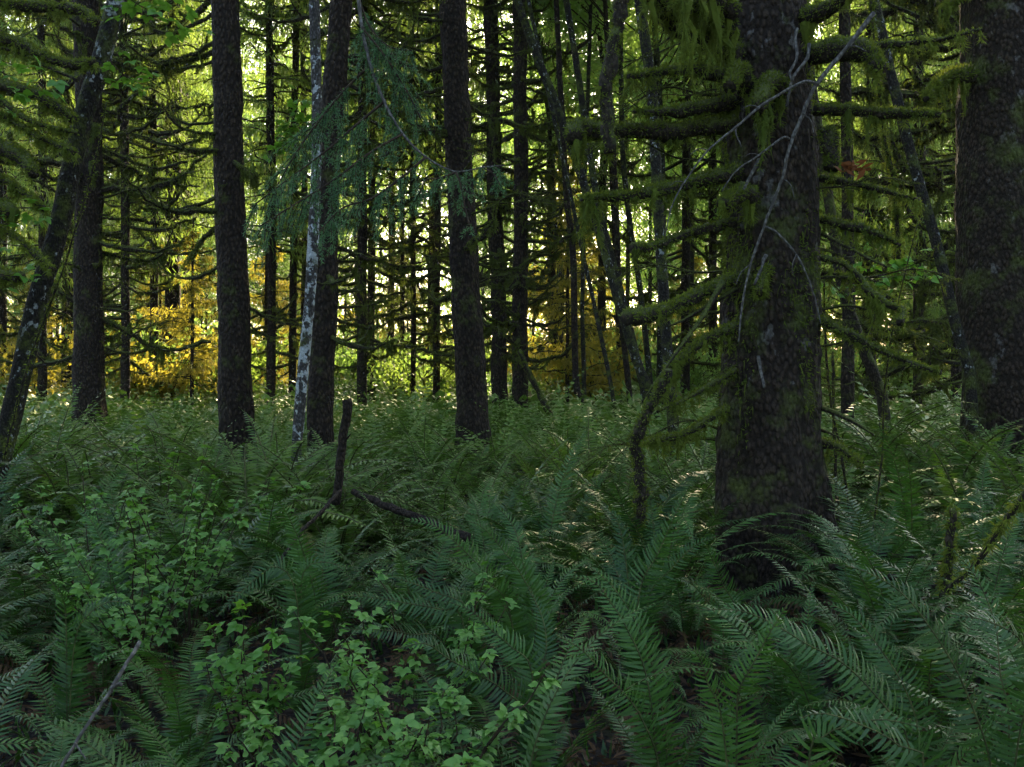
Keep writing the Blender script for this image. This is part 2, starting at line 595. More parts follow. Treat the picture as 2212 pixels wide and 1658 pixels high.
def bare_branch_mesh(k):
    rng = np.random.RandomState(300 + k)
    mb = MB()
    L = 1.6
    n = 14
    t = np.linspace(0, 1, n)
    P = np.stack([L * t, .1 * np.sin(t * 5 + k) * t, L * (rng.uniform(.15, .5) * t - rng.uniform(.1, .5) * t ** 2 + .03 * np.sin(t * 9 + k))], 1)
    r = .016 * (1 - t) + .004
    tube(mb, P, r, 5, 0, .2, 14, k)
    moss_on(mb, P, r, 70, .05, rng, 1, .018, .009)
    for q in range(rng.randint(5, 11)):
        i = rng.randint(3, n - 1)
        l = rng.uniform(.2, .7)
        d = nrm(np.array([rng.uniform(.4, 1.2), rng.choice([-1, 1]) * rng.uniform(.3, 1), rng.uniform(-.4, .3)]))
        tt = np.linspace(0, 1, 6)[:, None]
        Q = P[i] + d * l * tt + np.array([0, 0, 1]) * l * (tt ** 2 * rng.uniform(-.5, .4)) + rng.normal(size=(6, 3)) * .008
        tube(mb, Q, np.linspace(.006, .003, 6), 4, 0)
        moss_on(mb, Q, .004, 50, .05, rng, 1, .015, .009)
    return mb.mesh('bare_branch', [M['branch'], M['moss_far']], False)


DEAD = [dead_branch_mesh(k) for k in range(16)]
BARE = [bare_branch_mesh(k) for k in range(6)]


def add_branches(root, C, r, z0, z1, n, L, rng, meshes=None, az=None, bend=0.0):
    base = np.array(root.location)
    meshes = meshes or DEAD
    for q in range(n):
        z = z0 + (z1 - z0) * (q + rng.rand()) / n
        p, rr = axis_at(C, r, z)
        a = rng.rand() * 2 * PI if az is None else az[rng.randint(len(az))] + rng.normal() * .45
        s = L * (rng.uniform(.15, .5) if rng.rand() < .3 else rng.uniform(.5, 1.3)) / 1.6
        p = p + np.array([math.cos(a), math.sin(a), 0]) * rr * .7 - base
        o = obj('branch', meshes[rng.randint(len(meshes))], root, p, (rng.normal() * .25, rng.normal() * .14 + bend, a), s)
        if rng.rand() < .5:
            o.scale[1] *= -1


# living crowns, hung with drooping sprays: a set of meshes that the trees share
def conifer_crown_mesh(k, nb=150, per=110, H=16., Rm=2.9, weep=1.0, mat='needle_far', wd=.030):
    rng = np.random.RandomState(500 + k)
    mb = MB()
    for b in range(nb):
        u = (b + rng.rand()) / nb
        z = H * u
        Lb = Rm * (1 - u ** 1.6 * .85) * rng.uniform(.55, 1.1)
        a = rng.rand() * 2 * PI
        n = 8
        t = np.linspace(0, 1, n)
        dr = rng.uniform(.15, .45) * weep
        x = Lb * t
        zz = z + Lb * (-dr * t ** 1.3 + .28 * t ** 3 * weep + .12 * t)
        P = np.stack([x * math.cos(a), x * math.sin(a), zz], 1)
        P[1:] += rng.normal(size=(n - 1, 3)) * .05
        tube(mb, P, np.linspace(.026, .006, n), 4, 1, cap=False)
        m = int(per * (.6 + .6 * rng.rand()) * (Lb / Rm + .3))
        s = rng.rand(m) ** .7
        Pi = np.stack([np.interp(s, t, P[:, i]) for i in range(3)], 1)
        side = np.array([-math.sin(a), math.cos(a), 0])
        off = rng.normal(size=m) * .16 * Lb * (1 - .5 * s)
        Pi = Pi + side * off[:, None] + np.array([0, 0, -1]) * np.abs(off)[:, None] * .35
        d = nrm(rng.normal(size=(m, 3)) * .45 + np.array([math.cos(a), math.sin(a), 0]) * .35 + side * np.sign(off)[:, None] * .25 + np.array([0, 0, -1.0 * weep]))
        kites(mb, Pi, d, rng.uniform(.14, .42, m), wd * rng.uniform(.6, 1.5, m), rng, 0, np.clip(rng.rand() * .5 + rng.rand(m) * .5, 0, 1))
    return mb.mesh('conifer_crown', [M[mat], M['branch']], False)


def leafy_crown_mesh(k, n=9000, H=10., Rm=3., mat='alder_leaf', size=.13):
    rng = np.random.RandomState(700 + k)
    mb = MB()
    cl = 46
    for b in range(cl):
        u = rng.rand()
        a = rng.rand() * 2 * PI
        rr = Rm * rng.rand() ** .5 * math.sin(PI * (.15 + .8 * u)) ** .6
        c = np.array([rr * math.cos(a), rr * math.sin(a), H * u])
        o = np.array([0, 0, H * u - rr * .6])
        t = np.linspace(0, 1, 6)[:, None]
        tube(mb, o * (1 - t) + c * t + np.array([0, 0, .3]) * np.sin(t * PI), np.linspace(.022, .006, 6), 4, 1, cap=False)
        m = n // cl
        Pc = c + rng.normal(size=(m, 3)) * np.array([.55, .55, .32]) * rng.uniform(.6, 1.3)
        d = nrm(rng.normal(size=(m, 3)) + np.array([0, 0, -.3]))
        kites(mb, Pc, d, size * rng.uniform(.6, 1.3, m), size * .75 * rng.uniform(.6, 1.3, m), rng, 0, mid=.5)
    return mb.mesh('leafy_crown', [M[mat], M['branch']], False)


CROWN = [conifer_crown_mesh(k) for k in range(4)]
CROWN_SUN_TINT = [conifer_crown_mesh(20 + k, 60, 130, 7., 2.6, .8, 'needle_sun_tint', .035) for k in range(2)]
LEAFY = [leafy_crown_mesh(k) for k in range(3)]


def tree(name, label, path, D, d0, d1, mat='bark', H=16., group=None, seg=18, rings=80, seed=0, flare=.35, crown=None, crown_z=6., crown_s=1., D1=None, rough=.06, fs=6., cat='tree'):
    P = trunk_curve(path, D, H, D1)
    base = np.array([P[0][0], P[0][1], gz(P[0][0], P[0][1])])
    root = thing(name, label, cat, base, group)
    me, C, r = trunk_mesh(P, d0 / 2, d1 / 2, M[mat], seg, rings, flare, rough, fs, seed, base)
    obj('trunk', me, root)
    rng = np.random.RandomState(900 + seed)
    if crown is not None:
        p, _ = axis_at(C, r, crown_z)
        obj('crown', crown, root, p - base, (0, 0, rng.rand() * 6.28), crown_s)
    return root, C, r, rng


L_, R_ = [PI], [0.0]
LR = [0.0, PI]

# ------------------------------------------------------------------ the great mossy spruce
main_path = [(1668, 1290), (1668, 1000), (1676, 600), (1668, 300), (1658, 0)]
P = trunk_curve(main_path, 6.8, 11.)
base = np.array([P[0][0], P[0][1], gz(P[0][0], P[0][1])])
main = thing('mossy_spruce', 'thick moss-hung spruce with bare grey branch caught across its trunk', 'tree', base)
obj('crown', CROWN[2], main, (P[-1] - base) * np.array([.55, .55, .55]), (0, 0, 1.), (.8, .8, .7))  # crown above the frame, added to cut sky light on the ferns
me, MC, MR = trunk_mesh(P, .315, .265, M['bark_main'], 110, 460, .45, .07, 8., 3, base, 5)
obj('trunk', me, main)
rng = np.random.RandomState(42)


def hand_branch(root, pts, D0, D1, r0, r1, moss, hang, rng, name='branch', mat='branch', wd=.008, fuzz=.035, lump=.35, n=None):
    base = np.array(root.location)
    k = np.linspace(0, 1, len(pts))
    Pw = np.array([at(x, y, D0 + (D1 - D0) * t) for (x, y), t in zip(pts, k)])
    ln = np.linalg.norm(np.diff(Pw, axis=0), axis=1).sum()
    n = n or max(8, int(ln / .05))
    C = resample(Pw, n)
    C[1:] += rng.normal(size=(n - 1, 3)) * min(.006, .25 * min(r0, r1))
    r = np.linspace(r0, r1, n)
    if moss > 0:
        r = r * (1 + lump * np.clip(vnoise(np.stack([np.arange(n) * .4, np.full(n, rng.rand() * 50), np.zeros(n)], 1), 4), -.3, 1))
    mb = MB()
    tube(mb, C, r, 8, 0, .16, 18, 5)
    o = obj(name, mb.mesh(name, M[mat], True, base), root)
    if moss > 0:
        m2 = MB()
        moss_on(m2, C, r * 1.1, moss, min(hang, .30) * .8, rng, 0, fuzz * .7, wd * .8, body=moss >= 250)
        tag(obj('moss', m2.mesh('moss', M['moss'], False, base), o), kind='stuff')
    return o


HB = [  # picture points from the trunk outwards, distance at trunk, at tip, radius at trunk, at tip, tufts per metre, thread length
    ([(1590, 120), (1500, 80), (1430, 30), (1400, -20)], 6.6, 6.2, .05, .03, 1900, .34),
    ([(1580, 60), (1500, 20), (1420, 5), (1380, -30)], 6.5, 6.1, .05, .03, 1900, .36),
    ([(1585, 25), (1520, -15), (1450, -45)], 6.4, 6.0, .05, .03, 1600, .34),
    ([(1590, 170), (1500, 150), (1420, 158), (1355, 166)], 6.6, 6.1, .045, .010, 900, .12),
    ([(1580, 225), (1520, 232), (1440, 243), (1370, 243)], 6.6, 6.2, .050, .012, 700, .13),
    ([(1585, 262), (1480, 285), (1400, 283), (1300, 285), (1245, 278), (1243, 300)], 6.6, 6.1, .040, .045, 1300, .16),
    ([(1590, 375), (1520, 388), (1440, 408), (1350, 425), (1255, 430)], 6.6, 6.0, .048, .010, 1500, .38),
    ([(1585, 482), (1500, 500), (1420, 530), (1372, 540)], 6.6, 6.2, .022, .022, 500, .10),
    ([(1590, 598), (1520, 630), (1440, 668), (1390, 682), (1352, 690)], 6.6, 6.0, .030, .034, 1200, .15),
    ([(1590, 625), (1530, 660), (1480, 690), (1445, 705)], 6.6, 6.2, .018, .006, 0, .0),
    ([(1560, 610), (1520, 680), (1470, 750), (1395, 857)], 6.4, 6.0, .022, .006, 60, .03),
    ([(1590, 705), (1530, 730), (1480, 765), (1440, 800)], 6.6, 6.2, .030, .015, 1000, .28),
    ([(1590, 800), (1530, 835), (1470, 868), (1420, 890)], 6.6, 6.1, .022, .008, 350, .18),
    ([(1590, 870), (1540, 900), (1470, 940), (1390, 957)], 6.7, 6.2, .020, .014, 700, .16),
    ([(1745, 115), (1800, 112), (1880, 100), (2000, 90), (2122, 64)], 6.6, 6.2, .038, .010, 420, .12),
    ([(1750, 120), (1810, 105), (1870, 115), (1905, 150)], 6.5, 6.1, .060, .030, 2200, .22),
    ([(1760, 236), (1850, 240), (1950, 247), (2035, 247)], 6.6, 6.2, .036, .014, 1300, .14),
    ([(1770, 385), (1850, 400), (1930, 418), (1985, 432)], 6.7, 6.4, .020, .008, 500, .16),
    ([(1775, 475), (1830, 487), (1900, 507), (1945, 530)], 6.7, 6.3, .026, .010, 700, .14),
    ([(1775, 505), (1830, 535), (1880, 560), (1915, 578)], 6.7, 6.3, .016, .007, 60, .04),
    ([(1775, 556), (1830, 575), (1870, 620), (1920, 655), (1950, 672), (1945, 695)], 6.6, 6.1, .022, .024, 330, .13),
    ([(1775, 590), (1830, 600), (1880, 622), (1930, 650)], 6.8, 6.6, .016, .010, 900, .14),
    ([(1775, 692), (1830, 722), (1900, 755), (1970, 785), (2035, 808)], 6.6, 6.1, .026, .009, 900, .15),
    ([(1770, 880), (1810, 895), (1850, 915), (1885, 938)], 6.7, 6.3, .022, .008, 0, .0),
    ([(1775, 930), (1790, 935), (1815, 945)], 6.7, 6.5, .012, .005, 0, .0),
    ([(1775, 960), (1810, 965), (1845, 990), (1865, 1000)], 6.7, 6.4, .03, .008, 500, .14),
    ([(1740, 40), (1790, 20), (1850, -20)], 6.6, 6.2, .045, .030, 1600, .16),
    ([(1610, 190), (1598, 150), (1585, 160), (1575, 190)], 6.45, 6.15, .05, .035, 2200, .20),
    ([(1690, 200), (1670, 175), (1650, 190), (1635, 240)], 6.45, 6.15, .05, .035, 2200, .30),
    ([(1620, 425), (1600, 418), (1575, 430), (1560, 445)], 6.45, 6.2, .04, .030, 1800, .30),
    ([(1785, 280), (1795, 320), (1795, 370)], 6.55, 6.45, .045, .030, 2000, .25),
    ([(1660, 580), (1645, 600), (1640, 640)], 6.45, 6.3, .030, .02, 1500, .18),
]
for pts, D0, D1, r0, r1, mo, hg in HB:
    f_ = 1.35 if mo >= 500 else 1.
    hand_branch(main, pts, D0, D1, r0 * f_, r1 * f_, mo, hg, rng)
add_branches(main, MC, MR, 1.0, 4.3, 30, .85, np.random.RandomState(43), BARE, [0, PI, .4, -.4, 2.7, 3.5])
# pale snapped twigs on the front of the trunk
for pts in ([(1722, 62), (1718, 95), (1722, 130), (1705, 155), (1712, 175)], [(1748, 95), (1745, 125), (1725, 150), (1710, 175), (1700, 230)],
            [(1640, 345), (1622, 380), (1605, 412)], [(1655, 552), (1640, 590), (1630, 615)], [(1638, 770), (1645, 810), (1652, 838)]):
    tag(hand_branch(main, pts, 6.42, 6.3, .012, .009, 0, 0, rng, 'broken_twig', 'deadwood'), 'pale bark-less twig')
# moss hanging over the trunk itself
m2 = MB()
n = 26000
z = rng.uniform(.3, 6., n)
a = rng.uniform(0, 2 * PI, n)
msk = vnoise(np.stack([np.cos(a) * 1.6, np.sin(a) * 1.6, z * .5], 1), 8) + .55 * (np.abs(np.cos(a)) > .75) - .25
k = msk > .12
z, a = z[k], a[k]
ax = np.stack([np.interp(z, MC[:, 2], MC[:, 0]), np.interp(z, MC[:, 2], MC[:, 1]), z], 1)
rr = np.interp(z, MC[:, 2], MR)
Pm = ax + np.stack([np.cos(a) * rr, np.sin(a) * rr, np.zeros(len(z))], 1) * (1.02 + .05 * rng.rand(len(z)))[:, None]
nrml = nrm(Pm - ax)
kites(m2, Pm - nrml * .01, nrm(nrml * .6 + rng.normal(size=Pm.shape) * .5 + np.array([0, 0, -.5])), rng.uniform(.02, .05, len(z)), .010, rng)
sel = rng.rand(len(z)) < .10
strands(m2, Pm[sel], rng.uniform(.03, .14, sel.sum()), .006, rng, 0, .25)
tag(obj('trunk_moss', m2.mesh('trunk_moss', M['moss'], False, base), main), kind='stuff')

# ------------------------------------------------------------------ other near trees, high crowns added to shade the ferns
root, C, r, g = tree('spruce', 'broad dark spruce trunk at the edge of the picture beside the leaning grey stem', [(2200, 1000), (2190, 500), (2178, 0)], 10., 1.0, .88, 'bark_main', 14., seg=64, rings=320, seed=2, flare=.2, rough=.035, fs=7)
hand_branch(root, [(2095, 160), (2050, 165), (2020, 190), (2000, 215)], 9.8, 9.3, .09, .03, 1500, .25, rng, wd=.012, fuzz=.06)
hand_branch(root, [(2100, -20), (2060, 0), (2030, 25)], 9.8, 9.3, .05, .03, 1200, .15, rng, wd=.012, fuzz=.05)

root, C, r, g = tree('spruce', 'straight dark bare-barked spruce trunk standing clear in front of the golden foliage', [(513, 925), (500, 500), (485, 0)], 12.6, .42, .22, 'bark', 16., seg=32, rings=200, seed=4, flare=.55, rough=.08, fs=9, crown=CROWN[0], crown_z=10.)
add_branches(root, C, r, 2.0, 7.5, 30, 1.0, g, DEAD, [PI, PI, 2.6, 3.6, .2, -1.2], .1)

root, C, r, g = tree('spruce', 'slim brown spruce trunk directly behind the pale spotted alder', [(693, 930), (702, 560), (712, 300), (738, 0)], 12.4, .33, .2, 'bark', 15., seg=24, rings=140, seed=5, flare=.5, rough=.08, crown=CROWN[1], crown_z=9.)
add_branches(root, C, r, 1.8, 7.2, 30, 1.0, g, DEAD, [0, 0, .5, -.5, PI])

root, C, r, g = tree('alder', 'pale alder stem spotted white with lichen', [(640, 990), (655, 800), (669, 640), (679, 450), (684, 250), (680, 100), (678, 0)], 9.4, .112, .078, 'bark_birch', 12., seg=16, rings=160, seed=6, flare=.2, rough=.05)
for pts in ([(684, 265), (705, 266), (740, 268)], [(678, 190), (650, 175), (620, 170), (575, 172)]):
    hand_branch(root, pts, 9.4, 9.2, .012, .005, 0 if pts[0][1] > 200 else 600, .1, rng)

root, C, r, g = tree('alder', 'leaning alder with white lichen and a mossy edge at the side of the picture', [(-22, 1080), (20, 900), (75, 660), (120, 510), (175, 280), (215, 150), (255, 0)], 7.6, .16, .115, 'bark_alder', 11., seg=24, rings=260, seed=7, flare=.15, rough=.06)
hand_branch(root, [(10, 985), (60, 790), (130, 600), (180, 440), (210, 330), (230, 220)], 7.4, 7.35, .010, .006, 120, .02, rng, 'creeper_stem')

root, C, r, g = tree('spruce', 'stout spruce behind the leaning alder with curling mossy branches on one side', [(196, 880), (193, 500), (190, 0)], 18.9, .55, .4, 'bark', 18., seg=24, rings=120, seed=8, flare=.5, rough=.08, crown=CROWN[0], crown_z=10.5)
add_branches(root, C, r, 1.6, 9.0, 66, 1.8, g, DEAD + DEAD + BARE, [0, 0, .4, -.4, 3.0, 1.5, -1.5])

root, C, r, g = tree('spruce', 'straight dark spruce trunk in the middle of the clearing with bare upper branches', [(1021, 915), (1003, 500), (979, 0)], 14., .43, .28, 'bark', 17., seg=32, rings=200, seed=9, flare=.6, rough=.08, fs=9, crown=CROWN[1], crown_z=10.)
add_branches(root, C, r, 2.6, 7.6, 46, 1.2, g, BARE + DEAD, [0, PI, .6, -.6, 2.6, 3.7, -1.4], -.12)
root, C, r, g = tree('spruce', 'dark spruce trunk hidden in mossy whorls just past the middle trunk', [(1080, 862), (1072, 500), (1060, 0)], 24., .40, .26, 'bark', 20., seed=10, crown=CROWN[2], crown_z=12.)
add_branches(root, C, r, 1.5, 11., 95, 1.7, g)
root, C, r, g = tree('spruce', 'near-black spruce trunk beside the orange glow with upswept mossy branches', [(1121, 862), (1126, 500), (1122, 0)], 22., .36, .22, 'bark', 20., seed=11, crown=CROWN[3], crown_z=11.5)
add_branches(root, C, r, 1.5, 10., 80, 1.7, g, DEAD + DEAD + BARE)

ALD = [  # leaning and upright alder stems
    ('long alder stem leaning across from the dark trunk to the stem thicket', [(1410, 868), (1370, 765), (1310, 560), (1257, 383), (1204, 233), (1167, 140), (1117, 0)], 18., .17, .13, 'bark_alder'),
    ('alder stem leaning beside the long leaner, second of the pair', [(1392, 850), (1355, 690), (1318, 540), (1290, 430), (1270, 300)], 20., .16, .10, 'bark_alder'),
    ('grey lichen-spotted alder standing behind the mossy branches of the great spruce', [(1455, 935), (1440, 752), (1427, 552), (1417, 350), (1407, 200), (1384, 30)], 11., .13, .11, 'bark_alder'),
    ('dark twin alder stem rising straight behind the orange glow', [(1254, 862), (1243, 820), (1238, 560), (1224, 433), (1216, 280)], 21., .15, .09, 'bark'),
    ('thin alder stem just past the twin stem', [(1262, 850), (1258, 640), (1262, 420), (1268, 250)], 23., .11, .07, 'bark_alder'),
    ('mossy leaning trunk behind the drooping branches of the great spruce', [(1908, 880), (1895, 829), (1851, 719), (1815, 602), (1800, 500)], 12., .14, .10, 'branch'),
    ('grey stem leaning towards the broad spruce at the edge', [(2098, 830), (2091, 790), (2061, 686), (2025, 533), (1968, 333), (1935, 200), (1888, 0)], 9.6, .105, .085, 'bark_alder'),
    ('dark upright trunk half hidden behind the great spruce', [(1830, 895), (1832, 600), (1828, 300)], 15., .20, .14, 'bark'),
    ('slender stem leaning in the thicket, lower half of a pair', [(1324, 855), (1290, 690), (1262, 560)], 19., .09, .06, 'bark_alder'),
    ('straight thin stem in the thicket beside the grey alder', [(1360, 850), (1338, 640), (1330, 420), (1318, 200)], 22., .14, .09, 'bark'),
    ('pale crooked alder behind the grey alder', [(1405, 845), (1385, 640), (1360, 480), (1345, 330), (1342, 150)], 24., .15, .10, 'bark_alder'),
    ('tall pale stem climbing through the light leaves at the top', [(1215, 840), (1205, 560), (1180, 200), (1152, 0)], 30., .14, .10, 'bark_alder'),
    ('dark stem slanting through the light leaves at the top', [(1340, 840), (1322, 400), (1300, 120), (1277, 0)], 28., .15, .10, 'bark'),
]
for i, (lab, pth, D, d0, d1, mt) in enumerate(ALD):
    root, C, r, g = tree('alder', lab, pth, D, d0, d1, mt, 10.5 if D < 13 else 15., seg=12, rings=90, seed=20 + i, flare=.15)
    if D > 10 and len(pth) > 3:
        zt = C[-1, 2]
        for q in range(2):
            p, _ = axis_at(C, r, zt - (5.1 if D > 15 else 4.) + 3. * q)
            obj('crown', LEAFY[(i + q) % 3], root, p - np.array(root.location), (0, 0, i * 1.3 + q), .62 if D < 15 else .9)  # leafy crowns added high up to keep the sun off the ferns
    if mt != 'branch' and D > 15 and len(pth) > 3:
        add_branches(root, C, r, 2.5, 8., 8, .9, g, BARE)

# spruces farther back
BACK = [
    ('far spruce with looping mossy branches in front of the golden foliage', [(271, 850), (270, 500), (266, 0)], 26., .24, .18, 75, 1.8, LR),
    ('far brown trunk rising behind the golden sunlit spruce spray', [(367, 838), (372, 500), (375, 0)], 31., .50, .40, 0, 1.2, LR),
    ('far spruce crowded with upturned mossy branches beyond the snapped post', [(782, 838), (782, 500), (784, 0)], 25., .26, .2, 90, 1.5, None),
    ('far spruce feathered with mossy branches on the near side of the middle trunk', [(942, 836), (945, 500), (948, 0)], 27., .2, .16, 80, 1.7, None),
    ('thin far trunk between the leaning alder and the stout spruce', [(138, 832), (142, 500), (150, 0)], 30., .16, .12, 30, 1.4, None),
    ('thin far trunk close against the leaning alder', [(108, 828), (110, 500), (112, 0)], 36., .16, .12, 20, 1.4, None),
    ('far dark trunk cut by the picture edge', [(5, 828), (4, 500), (2, 0)], 30., .30, .2, 50, 1.6, None),
    ('far trunk between the straight dark spruce and the pale alder', [(631, 836), (634, 500), (640, 0)], 28., .22, .16, 35, 1.6, None),
    ('thin far trunk lit gold between two dark trunks', [(577, 834), (578, 500), (580, 0)], 33., .18, .14, 30, 1.5, None),
    ('far grey trunk in the pale gap of the clearing', [(843, 825), (846, 500), (850, 0)], 38., .28, .2, 20, 1.6, None),
    ('thin dark trunk next to the grey one in the pale gap', [(868, 828), (870, 500), (876, 0)], 35., .15, .11, 25, 1.4, None),
    ('slim trunk third in the pale gap of the clearing', [(893, 838), (892, 500), (890, 0)], 27., .15, .11, 40, 1.4, None),
    ('far trunk seen through the orange glow', [(1194, 828), (1192, 500), (1190, 0)], 36., .36, .25, 60, 1.7, None),
    ('far trunk just beyond the thicket of leaning stems', [(1300, 832), (1302, 500), (1306, 0)], 34., .3, .22, 50, 1.7, None),
    ('far trunk behind the grey lichen-spotted alder', [(1480, 840), (1482, 500), (1486, 0)], 30., .28, .2, 50, 1.7, None),
    ('far trunk seen beneath the lowest branches of the great spruce', [(1540, 838), (1540, 500), (1540, 0)], 33., .30, .2, 50, 1.7, None),
    ('spruce with pale curling branches behind the broad edge trunk', [(2120, 860), (2125, 500), (2130, 0)], 17., .34, .26, 90, 2.0, [PI, PI, 2.5, -2.5]),
    ('far trunk between the mossy leaner and the leaning grey stem', [(1985, 838), (1988, 500), (1990, 0)], 30., .28, .2, 60, 2.0, None),
    ('thin far trunk close to the half-hidden dark trunk', [(1868, 838), (1870, 500), (1872, 0)], 32., .2, .14, 40, 1.8, None),
    ('far trunk in the bright gap by the broad edge trunk', [(2062, 832), (2064, 500), (2066, 0)], 38., .24, .2, 40, 1.8, None),
]
for i, (lab, pth, D, d0, d1, nb, bl, az) in enumerate(BACK):
    cz = [9., 8., 11., 7., 10.][i % 5]
    root, C, r, g = tree('spruce', lab, pth, D, d0, d1, 'bark', 24., seg=12, rings=70, seed=60 + i, flare=.3, crown=CROWN[i % 4] if D > 24 and 'gold between' not in lab else None, crown_z=cz, crown_s=.9 + .2 * (i % 3))
    if nb:
        add_branches(root, C, r, 1.3, min(cz + 4, 12.), int(nb * 1.2), bl * 1.1, g, DEAD, az)

# spruce standing just outside the picture whose mossy boughs reach in
root, C, r, g = tree('spruce', 'spruce beside the picture whose thick mossy boughs slope in at the top corner', [(-260, 1100), (-262, 500), (-265, 0)], 7.0, .5, .42, 'bark_main', 10., seg=32, rings=120, seed=90, flare=.2)
for pts, r0, mo, hg in [
    ([(-255, -60), (-120, -20), (0, 5), (60, 13), (160, 20), (213, 52)], .030, 1300, .12),
    ([(-255, 10), (-120, 50), (0, 83), (67, 105), (133, 135), (205, 138)], .030, 1200, .10),
    ([(-255, 100), (-120, 150), (20, 187), (83, 207), (157, 258)], .034, 1400, .16),
    ([(-255, 60), (-100, 90), (30, 110), (100, 143), (167, 173)], .012, 300, .04),
    ([(-255, 110), (-100, 160), (0, 217), (67, 262), (167, 288)], .014, 400, .05),
    ([(-255, 140), (-100, 200), (0, 247), (83, 295), (163, 330)], .022, 900, .08),
    ([(-255, 220), (-100, 280), (0, 320), (50, 340), (74, 378)], .040, 1500, .16),
    ([(-255, 280), (-100, 340), (0, 387), (50, 413), (97, 455)], .022, 1000, .09),
    ([(-255, 380), (-100, 420), (0, 445), (22, 460)], .045, 1500, .18),
    ([(-255, 400), (-100, 450), (0, 493), (60, 533), (112, 585)], .022, 800, .10),
    ([(-255, 560), (-100, 580), (0, 590), (45, 600)], .045, 1300, .22),
]:
    hand_branch(root, pts, 7.0, 6.6, r0 * 1.6, r0 * .95, mo, hg * .55, rng, fuzz=.028)

# ------------------------------------------------------------------ deep forest behind
ORD = 'first second third fourth fifth sixth seventh eighth ninth tenth eleventh twelfth thirteenth fourteenth'.split()


def number_alike(roots, most=14):
    by = {}
    for o in roots:
        by.setdefault(o['label'], []).append(o)
    for lab, os_ in by.items():
        if 1 < len(os_) <= most:
            os_.sort(key=lambda o: o.location.x / o.location.y)
            for k, o in enumerate(os_):
                o['label'] = lab + ', %s from left' % ORD[k]


g = np.random.RandomState(77)
SUNNY = [(at(415, 0, 27.)[0], 27.), (at(592, 0, 34.)[0], 34.), (at(1235, 0, 26.)[0], 26.), (at(1240, 0, 46.)[0], 44.), (at(1262, 0, 50.)[0], 50.), (at(340, 0, 33.)[0], 33.)]    # lanes kept clear of trees so the sun reaches the gold-tinted foliage
spots = []
tries = 0
while len(spots) < 64 and tries < 5000:
    tries += 1
    D = g.uniform(33, 78)
    xx = g.uniform(-.64, .64) * D
    if any((xx - a) ** 2 + (D - b) ** 2 < (2.2 + .02 * D) ** 2 for a, b in spots):
        continue
    if any(abs(xx - (cx + math.tan(SUN_AZ) * (D - cy_))) < 4.6 and D > cy_ and (D - cy_) < 42 for cx, cy_ in SUNNY):
        continue
    spots.append((xx, D))
LAND = [(-100, 'past the leaning alder'), (240, 'beyond the stout spruce'), (420, 'beyond the golden spruce spray'), (600, 'left of the pale alder'), (760, 'beyond the pale alder'),
        (900, 'in the pale gap of the clearing'), (1050, 'beyond the middle trunk'), (1200, 'beyond the black trunk'), (1360, 'beyond the leaning stems'), (1600, 'beyond the great spruce'),
        (1880, 'behind the mossy leaner'), (2060, 'beyond the leaning grey stem'), (2400, 'beyond the broad edge trunk')]
deep_trees = []
for i, (xx, D) in enumerate(spots):
    px = HX + xx / D * FPX
    zone = min(LAND, key=lambda q: abs(q[0] - px))[1]
    leafy = g.rand() < .5
    deep = ' ' if D < 55 else ' deep '
    H = min(27., .367 * D + g.uniform(2, 6))
    pth = [(px, HY + CZ / D * FPX - 8), (px + g.normal() * 8, 400), (px + g.normal() * 16, 0)]
    d0 = g.uniform(.2, .5) if not leafy else g.uniform(.14, .26)
    if leafy:
        root, C, r, gg = tree('alder', 'distant alder with light leaves' + deep + zone, pth, D, d0, d0 * .5, 'bark_alder', H, 'distant alders ' + zone, seg=8, rings=26, seed=120 + i)
        for q in range(3):
            zc = g.uniform(4, 7) + q * 6.
            if zc > .367 * D - 3:
                continue
            p, _ = axis_at(C, r, zc)
            obj('crown', LEAFY[g.randint(3)], root, p - np.array(root.location), (0, 0, g.rand() * 6.28), g.uniform(.75, 1.15))
    else:
        root, C, r, gg = tree('spruce', 'distant spruce with drooping foliage' + deep + zone, pth, D, d0, d0 * .5, 'bark', H, 'distant spruces ' + zone, seg=8, rings=26, seed=120 + i)
        zc = g.uniform(2.5, 7.5)
        p, _ = axis_at(C, r, zc)
        obj('crown', CROWN[g.randint(4)], root, p - np.array(root.location), (0, 0, g.rand() * 6.28), (g.uniform(.9, 1.3), g.uniform(.9, 1.3), (H + 1 - zc) / 16.))
        add_branches(root, C, r, 1.2, zc + 3, 16, 2.2, gg)
    deep_trees.append(root)
number_alike(deep_trees)

# the wood closes into one mass beyond
g = np.random.RandomState(78)
mb = MB()
for q in range(8200):
    if q < 6600:
        D = g.uniform(86, 118)
        xx = g.uniform(-.75, .75) * D
        yy = D
        top = 31 + 6 * vnoise(np.array([[xx * .09, D * .05, 0]]), 9)[0]
    else:                                   # unseen wood added at the sides and behind to cut low sky light
        a = g.uniform(.24 * PI, 1.76 * PI)
        D = g.uniform(26, 42)
        xx, yy = D * math.sin(a), D * math.cos(a)
        top = 22 + 5 * vnoise(np.array([[xx * .09, yy * .05, 0]]), 9)[0]
    zc = top * g.rand() ** 1.1
    if q % 7 == 0:                          # low bushes that hide the soil
        D = g.uniform(52, 80)
        xx, yy, zc = g.uniform(-.7, .7) * D, D, g.uniform(.1, 1.6)
    if vnoise(np.array([[xx * .25, yy * .1, zc * .3]]), 12)[0] > .42:
        continue
    m = 42
    Pc = np.array([xx, yy, zc]) + g.normal(size=(m, 3)) * np.array([1.1, 1.1, .6])
    Pc[:, 2] = np.maximum(Pc[:, 2], .1)
    d = nrm(g.normal(size=(m, 3)) * .7 + np.array([0, 0, -.8]))
    kites(mb, Pc, d, g.uniform(.35, .95, m), g.uniform(.14, .34, m), g, int(g.rand() < max(.05, .40 - zc * .03)))  # some blades take the golden sunlight tint, more of them low down
